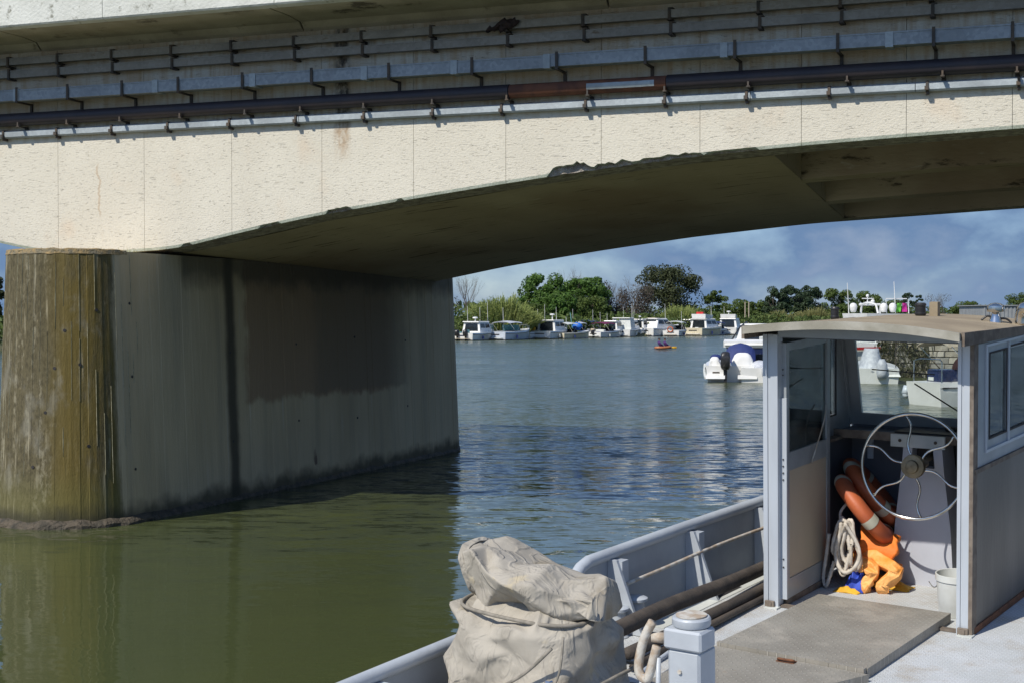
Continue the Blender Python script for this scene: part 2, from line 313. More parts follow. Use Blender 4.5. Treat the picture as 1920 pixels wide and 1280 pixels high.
M['shed'] = mat('grey_corrugated', (.27, .285, .29), (.23, .24, .245), 2, .6)
M['clear'] = glass('clear_window', (.93, .96, .94), 1.45, .05)
M['tint'] = glass('smoky_window', (.72, .78, .76), 1.5, .16)
def stone_mat(name, a, b): return mat(name, a, b, 1.8, .95, 0, .05, 5, stain=((.08, .085, .05), 1.1, .6))
STONES = [stone_mat('quay_stone_' + n, a, b) for n, a, b in (('warm', (.33, .30, .24), (.22, .20, .16)), ('grey', (.27, .26, .23), (.17, .165, .145)), ('pale', (.40, .37, .31), (.28, .26, .21)))]
M['mortar'] = mat('dark_mortar', (.09, .085, .07), (.06, .055, .045), 3, .95)
def leafmat(name, c1, c2, dark=.55, tr=.25):
    g = G(name); g.set(Roughness=.6, Specular_IOR_Level=.25)
    ge = g.n('ShaderNodeNewGeometry')
    c = g.mix(ge.outputs['Random Per Island'], c1, c2)
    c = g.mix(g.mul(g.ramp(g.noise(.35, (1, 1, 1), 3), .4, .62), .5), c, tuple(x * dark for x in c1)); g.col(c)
    tl = g.n('ShaderNodeBsdfTranslucent'); g.l(c, tl.inputs[0]); m = g.n('ShaderNodeMixShader'); m.inputs[0].default_value = tr
    g.l(g.b.outputs[0], m.inputs[1]); g.l(tl.outputs[0], m.inputs[2]); g.l(m.outputs[0], g.out.inputs[0]); return g.m
M['leaf_green'] = leafmat('fresh_leaves', (.10, .18, .03), (.05, .115, .024))
M['leaf_mid'] = leafmat('mid_green_leaves', (.11, .155, .034), (.06, .10, .026))
M['leaf_dark'] = leafmat('dark_oak_leaves', (.07, .085, .034), (.048, .06, .026))
M['leaf_brown'] = leafmat('brown_twigs', (.115, .095, .075), (.075, .062, .05), .7)
M['leaf_conifer'] = leafmat('pine_needles', (.05, .082, .038), (.033, .058, .028))
M['leaf_reed'] = leafmat('reed_blades', (.34, .38, .13), (.23, .29, .08), .75)
M['leaf_reed2'] = leafmat('dry_reed_blades', (.30, .29, .12), (.20, .21, .07), .75)
M['leaf_low'] = leafmat('bank_brush', (.12, .165, .042), (.07, .11, .03))
M['bark'] = mat('grey_bark', (.12, .10, .08), (.08, .065, .05), 5, .9)
M['ivy'] = leafmat('dry_ivy', (.10, .095, .05), (.06, .07, .03))

# ------------------------------------------------------------------ mesh builder
class MB:
    def __init__(s): s.v = []; s.f = []; s.mi = []; s.cur = 0
    def add(s, vs, fs):
        o = len(s.v); s.v += [tuple(p) for p in vs]
        for f in fs: s.f.append([i + o for i in f]); s.mi.append(s.cur)
        return s
    def box(s, x0, x1, y0, y1, z0, z1, bev=0):
        if bev:
            b = bev; pts = []
            for z, i in ((z0, b), (z0 + b, 0), (z1 - b, 0), (z1, b)):
                pts.append([(x0 + i + b * (i == 0), y0 + i), (x1 - i - b * (i == 0), y0 + i), (x1 - i, y0 + i + b * (i == 0)), (x1 - i, y1 - i - b * (i == 0)),
                            (x1 - i - b * (i == 0), y1 - i), (x0 + i + b * (i == 0), y1 - i), (x0 + i, y1 - i - b * (i == 0)), (x0 + i, y0 + i + b * (i == 0))])
            return s.loft([[(*p, z) for p in ring] for ring, z in zip(pts, (z0, z0 + b, z1 - b, z1))])
        v = [(x, y, z) for z in (z0, z1) for x, y in ((x0, y0), (x1, y0), (x1, y1), (x0, y1))]
        return s.add(v, [(3, 2, 1, 0), (4, 5, 6, 7), (0, 1, 5, 4), (1, 2, 6, 5), (2, 3, 7, 6), (3, 0, 4, 7)])
    def hexa(s, b4, t4):
        return s.add(list(b4) + list(t4), [(3, 2, 1, 0), (4, 5, 6, 7), (0, 1, 5, 4), (1, 2, 6, 5), (2, 3, 7, 6), (3, 0, 4, 7)])
    def loft(s, rings, cap=True, closed=True):
        n = len(rings[0]); v = [p for r in rings for p in r]; f = []
        for i in range(len(rings) - 1):
            for j in range(n if closed else n - 1):
                a = i * n + j; b = i * n + (j + 1) % n; f.append((a, b, b + n, a + n))
        if cap and closed: f.append(tuple(reversed(range(n)))); f.append(tuple(range((len(rings) - 1) * n, len(rings) * n)))
        return s.add(v, f)
    def prism(s, pts, axis, a0, a1):              # polygon pts in the two other axes
        def P(p, a): return {'x': (a, p[0], p[1]), 'y': (p[0], a, p[1]), 'z': (p[0], p[1], a)}[axis]
        return s.loft([[P(p, a0) for p in pts], [P(p, a1) for p in pts]])
    def tube(s, path, r, n=8, twist=0, strands=0, closed=False):
        path = [Vector(p) for p in path]; N = len(path); rings = []; up = Vector((0, 0, 1)); ln = 0; prev = None
        for i, p in enumerate(path):
            if closed: t = path[(i + 1) % N] - path[i - 1]
            else: t = path[min(i + 1, N - 1)] - path[max(i - 1, 0)]
            if t.length < 1e-9: t = Vector((0, 0, 1))
            t.normalize()
            if prev is None:
                x = t.cross(up) if abs(t.z) < .9 else t.cross(Vector((1, 0, 0)))
            else: x = prev - t * prev.dot(t)
            x.normalize(); prev = x; y = t.cross(x)
            if i: ln += (p - path[i - 1]).length
            rr = r[i] if isinstance(r, (list, tuple)) else r
            ring = []
            for k in range(n):
                a = 2 * math.pi * k / n; q = rr
                if strands: q = rr * (1 + .2 * math.cos(strands * a - twist * ln))
                ring.append(p + x * (math.cos(a) * q) + y * (math.sin(a) * q))
            rings.append(ring)
        if closed: rings.append(rings[0])
        return s.loft(rings, cap=not closed)
    def cyl(s, p0, p1, r, n=12): return s.tube([p0, p1], r, n)
    def lathe(s, prof, c=(0, 0, 0), n=20):
        return s.loft([[(c[0] + r * math.cos(2 * math.pi * k / n), c[1] + r * math.sin(2 * math.pi * k / n), c[2] + z) for k in range(n)] for r, z in prof])
    def ball(s, c, r, n=10, sc=(1, 1, 1)):
        rings = []
        for i in range(1, n):
            a = math.pi * i / n - math.pi / 2
            rings.append([(c[0] + sc[0] * r * math.cos(a) * math.cos(2 * math.pi * k / n), c[1] + sc[1] * r * math.cos(a) * math.sin(2 * math.pi * k / n), c[2] + sc[2] * r * math.sin(a)) for k in range(n)])
        return s.loft(rings)
    def build(s, name, m, parent=None, smooth=False, mx=None):
        me = bpy.data.meshes.new(name); me.from_pydata(s.v, [], s.f); me.update()
        ms = m if isinstance(m, (list, tuple)) else [m]
        for x in ms: me.materials.append(M[x] if isinstance(x, str) else x)
        if len(ms) > 1: me.polygons.foreach_set('material_index', s.mi)
        if smooth:
            if smooth is True: me.polygons.foreach_set('use_smooth', [True] * len(me.polygons))
            else:
                me.polygons.foreach_set('use_smooth', [True] * len(me.polygons)); me.set_sharp_from_angle(angle=R(smooth))
        o = bpy.data.objects.new(name, me); COL.objects.link(o)
        if parent is not None: o.parent = parent
        if mx is not None: o.matrix_world = mx
        return o
def thing(name, label, cat, mx=None, group=None):
    o = bpy.data.objects.new(name, None); COL.objects.link(o); o.empty_display_size = .3
    if mx is not None: o.matrix_world = mx
    o['label'] = label; o['category'] = cat
    if group: o['group'] = group
    return o
def tag(o, label, cat, group=None):
    o['label'] = label; o['category'] = cat
    if group: o['group'] = group
    return o
def T3(x, y, z=0, rz=0): return Matrix.Translation((x, y, z)) @ Matrix.Rotation(rz, 4, 'Z')
def lerp(a, b, t): return a + (b - a) * t
def interp(tab, x):
    if x <= tab[0][0]: return tab[0][1]
    for (a, va), (b, vb) in zip(tab, tab[1:]):
        if x <= b: return va + (vb - va) * (x - a) / (b - a)
    return tab[-1][1]
def smoothpath(pts, k=6):
    P = [Vector(p) for p in pts]; P = [P[0]] + P + [P[-1]]; out = []
    for i in range(1, len(P) - 2):
        for j in range(k):
            t = j / k; a, b, c, d = P[i - 1], P[i], P[i + 1], P[i + 2]
            out.append(.5 * ((2 * b) + (c - a) * t + (2 * a - 5 * b + 4 * c - d) * t * t + (3 * b - a - 3 * c + d) * t ** 3))
    out.append(P[-2]); return out

# ------------------------------------------------------------------ water, banks
def sheet(xs, ys, z, name, m):
    mb = MB(); v = [(x, y, z) for y in ys for x in xs]; n = len(xs)
    mb.add(v, [(j * n + i, j * n + i + 1, (j + 1) * n + i + 1, (j + 1) * n + i) for j in range(len(ys) - 1) for i in range(n - 1)])
    o = mb.build(name, m); o['kind'] = 'structure'; return o
sheet([-3500, -200, 0, 200, 3500], [-200, 0, 50, 100, 300, 4000], 0, 'water', 'water')
# far bank: shore line Y = 196 + 1.434 (X + 6.34)
def shoreY(x): return 196 + 1.434 * (x + 6.34)
SD = Vector((1, 1.434, 0)).normalized(); SN = Vector((-1.434, 1, 0)).normalized()    # along the shore, inland
S0 = Vector((-6.34, 196, 0))
def shore(px, back):                                                                  # ground point seen at column px, `back` metres inland
    r = (px - 960) / F; p = S0 + SN * back
    y = (p.y - 1.434 * p.x) / (1 - 1.434 * r); return Vector((r * y, y, 0))
mb = MB(); prof = [(-4, -1), (0, .0), (.6, .5), (3, 1.0), (12, 1.3), (60, 1.8), (400, 3), (2500, 6)]; rows = []
ss = [-400 + i * 8 for i in range(130)] + [900, 1600, 2600]
for s_ in ss:
    rows.append([tuple(S0 + SD * s_ + SN * (d + 1.2 * noise.noise((s_ * .09, d * .02, 0)) * (d < 50)) + Vector((0, 0, z))) for d, z in prof])
mb.loft(rows, cap=False, closed=False); o = mb.build('far_bank', 'bank', smooth=True); o['kind'] = 'structure'

# ------------------------------------------------------------------ bridge (local x along the bridge, y across, away from the camera)
BT = Vector((.937, -.351, 0)).normalized(); BN = Vector((.351, .937, 0)).normalized(); B0 = Vector((-5.38, 23.3, 0))
BM = Matrix(((BT.x, BN.x, 0, B0.x), (BT.y, BN.y, 0, B0.y), (0, 0, 1, 0), (0, 0, 0, 1)))
NEARB = [(-1.2, 4.10), (.12, 4.16), (1.12, 4.36), (1.55, 4.44), (2.66, 4.63), (4.2, 4.83), (5.66, 5.01), (7.09, 5.17), (8.5, 5.3), (9.87, 5.38), (11.24, 5.44), (12.68, 5.49), (16, 5.52), (20, 5.44), (24, 5.2), (28, 4.8), (32, 4.2)]
FARB = [(-1.2, 3.72), (.23, 3.96), (1.57, 4.21), (3.79, 4.53), (5.79, 4.78), (8.26, 5.01), (12.4, 5.22), (16, 5.26), (20, 5.2), (24, 4.95), (28, 4.5), (32, 4.0)]
def prof(tab, s): return interp(tab, s if s >= -1.2 else -2.4 - s)
def smoothprof(tab, s):
    return (prof(tab, s - .35) + prof(tab, s) * 2 + prof(tab, s + .35)) / 4
def zb(s, n):                                   # underside height at station s, n metres across
    return lerp(smoothprof(NEARB, s), smoothprof(FARB, s), n / 10.8)
bridge = thing('road_bridge', 'pale concrete road bridge with arched underside spanning the river', 'bridge', BM)
WT = 7.46; BW = 10.8; S_END = 9.35
def notch(s):                                   # bites broken out of the lower edge of the facing
    d = 0
    for a, b, h in ((1.62, 1.95, .05), (2.75, 3.18, .075), (3.9, 4.02, .03), (6.30, 6.95, .185), (6.95, 7.55, .10), (7.55, 8.55, .085), (8.55, 9.3, .045), (.2, .4, .04)):
        if a < s < b:
            t = (s - a) / (b - a); e = min(1, t * 7, (1 - t) * 5) ** .6
            d = max(d, h * e * (.62 + .5 * noise.noise((s * 9, 1, 0)) + .3 * noise.noise((s * 27, 2, 0))))
    return max(0, d)
joints = [-6.3, -4.9, -3.5, -2.1, -.46, 1.13, 2.69, 4.2, 5.65, 7.08, 8.49, 9.87, 11.23, 12.54, 13.95, 15.35, 16.8]
def panel(s0, s1):
    mb = MB(); n = max(8, int((s1 - s0) / .05)); a = s0 + .003; b = s1 - .003; rows = []
    for i in range(n + 1):
        s = lerp(a, b, i / n); z = zb(s, 0); k = notch(s); j = .012 * noise.noise((s * 40, 5, 0)) if k > .01 else 0
        zc = z + max(.045, k + .012 + j); zl = z + k
        rows.append([(s, .0, WT), (s, .0, zc), (s, .012, zl + (.004 if k < .01 else .02)), (s, .05, zl), (s, .05, WT)])
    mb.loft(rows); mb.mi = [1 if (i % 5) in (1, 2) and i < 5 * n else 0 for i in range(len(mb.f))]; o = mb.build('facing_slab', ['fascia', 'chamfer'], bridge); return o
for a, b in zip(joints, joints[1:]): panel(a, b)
def girder(n0, n1, name, s0=-14, s1=32, top=7.3, rough=False, m='soffit', up=0):
    mb = MB(); rows = []; N = int((s1 - s0) / .1)
    for i in range(N + 1):
        s = lerp(s0, s1, i / N); k = notch(s) if rough else 0
        z0 = zb(s, n0) + up; z1 = zb(s, n1) + up; dn = (.035 + .03 * noise.noise((s * 13, 8, 0)) + .02 * noise.noise((s * 31, 3, 0))) if k > .01 else 0
        dz = .03 * noise.noise((s * 17, 4, 0)) if k > .01 else 0
        rows.append([(s, n0, top), (s, n0 + (dn * .3), z0 + k * 1.1 + .02 + dz), (s, n0 + dn, z0 + .008 + abs(dz)), (s, n1, z1), (s, n1, top)])
    mb.loft(rows); return mb.build(name, m, bridge)
o = girder(.056, .62, 'edge_girder', rough=True, m='broken')
girder(3.55, 4.0, 'inner_girder'); girder(6.95, 7.4, 'inner_girder'); girder(10.3, 10.8, 'edge_girder')
mb = MB(); rows = []                            # bottom slab: closes the box near the pier
N = 110
def send(n): return 9.42 - n * .04
for i in range(N + 1):
    t = i / N; row = []
    for j in range(28):
        n = lerp(.62, 10.3, j / 27); s = lerp(-14, send(n), t)
        row.append((s, n, zb(s, n) - .004 - .0 + .012 * noise.noise((s * .9, n * .35, 0))))
    rows.append(row)
lo = rows; v = []; mb.loft(rows, cap=False, closed=False)
mb.build('bottom_slab', 'soffit', bridge, smooth=True)
for n0, n1 in ((.62, 3.55), (4.0, 6.95), (7.4, 10.3)):
    m2 = MB(); m2.hexa([(send(n0) - .25, n0, zb(9.2, n0) + .02), (send(n0), n0, zb(9.35, n0) - .002), (send(n1), n1, zb(9.35, n1) - .002), (send(n1) - .25, n1, zb(9.2, n1) + .02)],
                       [(send(n0) - .25, n0, 7.2), (send(n0), n0, 7.2), (send(n1), n1, 7.2), (send(n1) - .25, n1, 7.2)])
    m2.build('diaphragm', 'soffit', bridge)
MB().box(-14, 32, .62, 10.3, 7.22, 7.5).build('deck_slab', 'soffit', bridge)
MB().box(-14, 32, -1.0, 12.0, 7.74, 8.0).build('roadway', 'overhang', bridge)
# overhang: soffit rises a little to the edge, thickening into a haunch at the wall; slabs with joints
for i in range(14):
    a = -9.6 + i * 2.4 + .015 * (i % 2); b = a + 2.385
    MB().prism([(-1.22, 7.545), (-.5, 7.55), (-.14, 7.52), (-.06, 7.44), (.10, 7.33), (.13, 7.33), (.13, 7.73), (-1.22, 7.73)], 'x', a, b).build('overhang_slab', 'overhang', bridge)
for i in range(12):
    a = -8.95 + i * 2.9; b = a + 2.89
    MB().prism([(-1.35, 7.55), (-1.33, 7.525), (-1.225, 7.505), (-1.225, 8.9), (-1.35, 8.9)], 'x', a, b).build('edge_beam', 'edge', bridge)
MB().prism([(12.0, 7.5), (12.15, 7.5), (12.15, 8.9), (12.0, 8.9)], 'x', -14, 32).build('edge_beam', 'edge', bridge)

# pier with rounded ends, board-marked, standing on a crumbling footing
pier = thing('bridge_pier', 'tall board-marked concrete pier with rounded lichen-covered end in the water', 'pier', BM)
def stadium(x0, rad, y0, y1, z, seg=20, sidestep=.125, wob=0, rnd=None):
    cx = x0 - rad; pts = []
    for k in range(seg + 1):
        a = math.pi + math.pi * k / seg; pts.append((cx + rad * math.cos(a), y0 + rad * math.sin(a)))
    n = int((y1 - y0) / sidestep)
    for k in range(1, n): pts.append((x0, lerp(y0, y1, k / n)))
    for k in range(seg + 1):
        a = math.pi * k / seg; pts.append((cx + rad * math.cos(a), y1 + rad * math.sin(a)))
    for k in range(1, n): pts.append((cx - rad, lerp(y1, y0, k / n)))
    return pts
def pier_ring(z):
    t = z / 4.1; x0 = lerp(.03, -.13, t); rad = lerp(1.13, .97, t)
    base = stadium(x0, rad, -.95, 11.55, z, 28); out = []; rr = random.Random(3); n = len(base); offs = [rr.uniform(-.005, .005) for _ in range(n)]
    for i, (x, y) in enumerate(base):
        px, py = base[i - 1]; qx, qy = base[(i + 1) % n]; tx, ty = qx - px, qy - py; l = math.hypot(tx, ty); nx, ny = ty / l, -tx / l
        for e in (-.47, .47):                     # two vertices per board: flat faces with steps between
            out.append((x + tx * .5 * e + nx * offs[i], y + ty * .5 * e + ny * offs[i], z))
    return out
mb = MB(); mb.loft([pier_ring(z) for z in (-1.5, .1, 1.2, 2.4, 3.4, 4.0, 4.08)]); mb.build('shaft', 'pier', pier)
mb = MB(); rb = random.Random(31); lo_, hi_ = pier_ring(0.0), pier_ring(4.1)   # pale laitance ridges where the shuttering boards met
for i in range(1, 30):
    for q in range(rb.choice((1, 2, 2, 3))):
        a_ = rb.uniform(.12, .8); b_ = min(.985, a_ + rb.uniform(.06, .34)); n_ = max(3, int((b_ - a_) * 24)); L1 = []
        j = 2 * i + 1; k = (2 * i + 2) % len(lo_)
        for h in range(n_ + 1):
            t = lerp(a_, b_, h / n_); p = Vector(lo_[j]).lerp(Vector(hi_[j]), t); p2 = Vector(lo_[k]).lerp(Vector(hi_[k]), t); m_ = (p + p2) / 2; d = Vector((p2.y - p.y, p.x - p2.x, 0)); tg = (p2 - p).normalized(); out = Vector((m_.x - (lerp(.03, -.13, t) - lerp(1.13, .97, t)), m_.y + .95, 0)).normalized(); w_ = .007 * (.5 + abs(noise.noise((h * .7, i, q))) * 1.6)
            L1.append([m_ - tg * w_ - out * .004, m_ + out * (.007 + .004 * noise.noise((h, i, q))), m_ + tg * w_ - out * .004])
        mb.loft(L1, cap=False, closed=False)
o = mb.build('board_ridge', 'ridge', pier); o['kind'] = 'stuff'
mb = MB(); rr = []
base = stadium(.03, 1.13, -.95, 11.55, 0, 28)
for j, (z, ex) in enumerate(((-1, .16), (-.05, .12), (.04, .10), (.07, .07), (.10, .03), (.13, -.05))):
    ring = []
    for i, (x, y) in enumerate(base):
        px, py = base[i - 1]; qx, qy = base[(i + 1) % len(base)]; tx, ty = qx - px, qy - py; l = math.hypot(tx, ty)
        near = 1.0 if y < -.5 else max(.25, 1 - (y + .5) * .4)
        e = ex * near + (.05 * noise.noise((x * 4, y * 4, z * 9)) + .03 * noise.noise((x * 13, y * 13, z * 20))) * (j > 0) * near
        ring.append((x + ty / l * e, y - tx / l * e, z * (.55 + .45 * near) + .05 * noise.noise((x * 3, y * 3, 1)) * (j > 1)))
    rr.append(ring)
mb.loft(rr); mb.build('footing', 'footing', pier)
for k, (yy, zz) in enumerate([(-.93, .8), (-.93, 2.2), (-.93, 3.3), (1.9, 1.0), (1.9, 2.5), (4.2, 1.2), (4.2, 2.6), (6.6, 1.1), (6.6, 2.7), (9, 1.2), (9, 2.6)]):
    x0 = lerp(.03, -.13, zz / 4.1) + .004; MB().cyl((x0 - .03, yy, zz), (x0 + .006, yy, zz), .022, 10).build('tie_hole', 'rubber', pier)
for a_, zz in ((285, 1.7), (292, 2.35), (300, 2.9), (312, 2.4), (318, 1.2), (275, .9), (326, 3.2)):
    ca, sa = math.cos(R(a_)), math.sin(R(a_)); x0 = lerp(.03, -.13, zz / 4.1); rd = lerp(1.13, .97, zz / 4.1); MB().cyl((x0 - rd + (rd - .03) * ca, -.95 + (rd - .03) * sa, zz), (x0 - rd + (rd + .008) * ca, -.95 + (rd + .008) * sa, zz), .024, 10).build('tie_hole', 'rubber', pier)
mb = MB(); rows = []                            # crumbly mortar and lichen along the top edge of the rounded end
for k in range(61):
    a_ = R(180 + 3 * k); nz = noise.noise((k * .35, 2, 0)); ca, sa = math.cos(a_), math.sin(a_); cx_ = -.13 - .97
    rows.append([(cx_ + (.97 + .012 + .012 * nz) * ca, -.95 + (.97 + .012 + .012 * nz) * sa, 4.03 - .015 * nz), (cx_ + .97 * ca, -.95 + .97 * sa, 4.10 + .025 * nz), (cx_ + .84 * ca, -.95 + .84 * sa, 4.115 + .02 * nz), (cx_ + .84 * ca, -.95 + .84 * sa, 4.06)])
mb.loft(rows, cap=False, closed=False); mb.build('mortar_bed', 'lichen', pier)
mb = MB()                                       # low mortar bed and dry weeds between pier and facing
for i in range(60):
    a = rng.uniform(-1.9, -.4); y = rng.uniform(-.5, -.06); h = rng.uniform(.05, .16)
    dx = rng.uniform(-.04, .04); mb.add([(a, y, 4.07), (a + .012, y, 4.07), (a + dx, y - rng.uniform(0, .05), 4.07 + h)], [(0, 1, 2)])
o = mb.build('dry_weeds', 'leaf_reed2', pier); o['kind'] = 'stuff'

# pipes and trays hung on the facing
def tray(name, label, y, z, h, d, sects, clips, m, cat='cable tray'):
    t = thing(name, label, cat, BM)
    for i, (a, b) in enumerate(zip(sects, sects[1:])):
        e = rng.uniform(-.006, .006)
        mb = MB(); mb.box(a + .004, b - .004, y - d, y, z - h / 2 + e, z + h / 2 + e); mb.box(a + .004, b - .004, y - d - .006, y + .004, z + h / 2 + e - .012, z + h / 2 + e + .006); mb.build('tray_section', m, t)
    for c in clips:
        mb = MB(); mb.box(c - .035, c + .03, y - d - .012, y + .11, z - h / 2 - .035, z - h / 2 - .012); mb.box(c - .02, c + .02, y - d - .02, y - d - .008, z - h / 2 - .03, z + h / 2 + .03); mb.box(c - .012, c + .05, y - d - .018, y + .1, z + h / 2 + .012, z + h / 2 + .03)
        mb.build('bracket', 'bracket', t)
    return t
cl = [-5.6, -4.3, -2.95, -1.98, -.95, .15, 1.22, 2.3, 3.43, 4.55, 5.72, 6.86, 8.1, 9.32, 10.4, 11.55, 12.8, 14]
tray('cable_tray', 'uppermost thin dull grey cable tray, close under the bridge overhang', -.06, 7.235, .105, .1, [-8] + cl[1::2] + [17], cl, 'galv_dull')
tray('cable_tray', 'second dull grey cable tray from the top, just above the wide duct', -.06, 7.035, .115, .1, [-8] + cl[::2] + [17], [c + .02 for c in cl], 'galv_dull')
duct = thing('cable_duct', 'wide blue grey galvanised cable duct on cantilever brackets along the bridge', 'cable duct', BM)
dj = [-8, -5.2, -2.62, .0, 1.72, 3.58, 5.0, 6.4, 8.9, 11.05, 14, 17]
for a, b in zip(dj, dj[1:]):
    mb = MB(); e = rng.uniform(-.008, .008); mb.box(a + .006, b - .006, -.37, -.17, 6.57 + e, 6.73 + e); mb.box(a + .004, b - .004, -.38, -.16, 6.725 + e, 6.745 + e)
    mb.build('duct_section', 'galv', duct)
for a in dj[1:-1]: MB().box(a - .05, a + .05, -.385, -.155, 6.555, 6.752).build('joint_sleeve', 'galv_pale', duct)
cs = [-5.5, -4.4, -3.55, -2.6, -1.62, -.6, .42, 1.55, 2.72, 3.98, 5.28, 6.55, 7.82, 9.05, 10.4, 11.6, 12.55, 13.8]
for c in cs:
    mb = MB(); mb.box(c - .02, c + .02, -.395, -.382, 6.53, 6.775); mb.box(c - .02, c + .02, -.40, -.005, 6.528, 6.552); mb.box(c - .022, c + .022, -.03, -.004, 6.40, 6.553)
    mb.build('cantilever_bracket', 'bracket', duct)
pipe = thing('dark_pipe', 'thick nearly black pipe with rusty patch below the galvanised duct', 'pipe', BM)
def ptube(a, b, y, z, r, name, m, par, n=16): return MB().tube([(lerp(a, b, k / 4), y, z) for k in range(5)], r, n).build(name, m, par, smooth=40)
ptube(-8, 5.76, -.125, 6.30, .105, 'pipe_section', 'darkpipe', pipe); ptube(5.77, 8.06, -.125, 6.30, .1, 'rusty_section', 'rustpipe', pipe); ptube(8.07, 17, -.125, 6.30, .108, 'pipe_section', 'darkpipe', pipe)
mb = MB(); rows = []
for i in range(21):
    s = lerp(6.93, 7.9, i / 20); e = .02 * noise.noise((s * 8, 0, 0)); rows.append([(s, -.125 - .1035 * math.cos(a + e * 4), 6.30 + .1035 * math.sin(a + e * 4)) for a in [R(-28 + 6 * k) for k in range(9)]])
mb.loft(rows, cap=False, closed=False); mb.build('bare_patch', 'galv_pale', pipe, smooth=True)
for c in [-5, -3.9, -2.7, -1.75, -.75, .35, 1.5, 2.45, 3.5, 4.6, 5.75, 6.95, 8.05, 9.2, 10.5, 11.7, 12.6]:
    mb = MB(); mb.box(c - .025, c + .025, -.24, -.003, 6.165, 6.183); mb.box(c - .03, c + .03, -.03, -.003, 6.08, 6.166); mb.box(c - .012, c + .012, -.245, -.234, 6.165, 6.24); mb.build('bracket', 'bracket', pipe)
cond = thing('conduit', 'lowest pale galvanised conduit clipped along the cream bridge facing', 'pipe', BM)
def oct_(y, z, h, d): return [(y - d, z - h / 2 + .02), (y - d, z + h / 2 - .02), (y - d + .02, z + h / 2), (y, z + h / 2), (y, z - h / 2), (y - d + .02, z - h / 2)]
cj = [-8, -4.6, -2.0, .05, 2.35, 4.55, 6.88, 9.2, 11.35, 14, 17]
for a, b in zip(cj, cj[1:]): MB().prism(oct_(-.005, 6.07, .118, .095), 'x', a + .005, b - .005).build('conduit_section', 'galv_pale', cond)
for c in [-4.6, -3.1, -2.05, -1.0, .04, 1.15, 2.3, 3.44, 4.55, 5.62, 6.88, 8.02, 9.15, 10.25, 11.5, 12.62]:
    mb = MB(); mb.prism(oct_(-.003, 6.07, .145, .113), 'x', c - .018, c + .018); mb.box(c - .03, c + .02, -.145, -.117, 6.02, 6.07); mb.box(c - .02, c + .02, -.1, -.003, 5.972, 5.995); mb.build('clip', 'bracket', cond)
mb = MB(); mb.ball((5.72, -.2, 7.24), .1, 10, (1.5, .8, .6)); mb.ball((5.55, -.2, 7.2), .07, 8, (1.6, .8, .5)); mb.ball((5.85, -.2, 7.27), .06, 8, (1.4, .8, .6))
mb.v = [tuple(Vector(p) * (1 + .012 * noise.noise(Vector(p) * 14))) for p in mb.v]
tag(mb.build('rag', 'nest', mx=BM), 'dark tattered rag caught on the topmost cable tray', 'rag')

# ------------------------------------------------------------------ trees on the far bank
def pick(r, rad):
    while True:
        p = Vector((r.uniform(-1, 1), r.uniform(-1, 1), r.uniform(-1, 1)))
        if .05 < p.length < 1: return Vector((p.x * rad[0], p.y * rad[1], p.z * rad[2]))
def leaves(mb, c, rad, n, size, r, droop=0):
    for _ in range(n):
        d = pick(r, (1, 1, 1)); d = d.normalized() * (d.length ** .45); p = c + Vector((d.x * rad[0], d.y * rad[1], d.z * rad[2]))
        nrm = (d + Vector((r.uniform(-1, 1), r.uniform(-1, 1), r.uniform(-.6, 1.2))) * .9).normalized()
        a = nrm.orthogonal().normalized(); a.rotate(Matrix.Rotation(r.uniform(0, 6.28), 3, nrm)); b = nrm.cross(a); s = size * r.uniform(.6, 1.35)
        mb.add([p - a * s * .5, p + b * s * .32, p + a * s * .5 + Vector((0, 0, -droop * s)), p - b * s * .32], [(0, 1, 2, 3)])
def limb(mb, p, d, ln, rad, depth, r, spread=.6, kids=3):
    q = p + d * ln * .5 + Vector((r.uniform(-.08, .08), r.uniform(-.08, .08), 0)) * ln; e = p + d * ln + Vector((r.uniform(-.1, .1), r.uniform(-.1, .1), 0)) * ln
    mb.tube([p, q, e], [rad, rad * .8, rad * .55], 5 if rad > .05 else 3)
    if depth:
        for k in range(kids):
            nd = (d + Vector((r.uniform(-1, 1), r.uniform(-1, 1), r.uniform(-.15, .8))) * spread).normalized()
            limb(mb, e if k else q.lerp(e, .4), nd, ln * r.uniform(.55, .8), rad * .5, depth - 1, r, spread, kids)
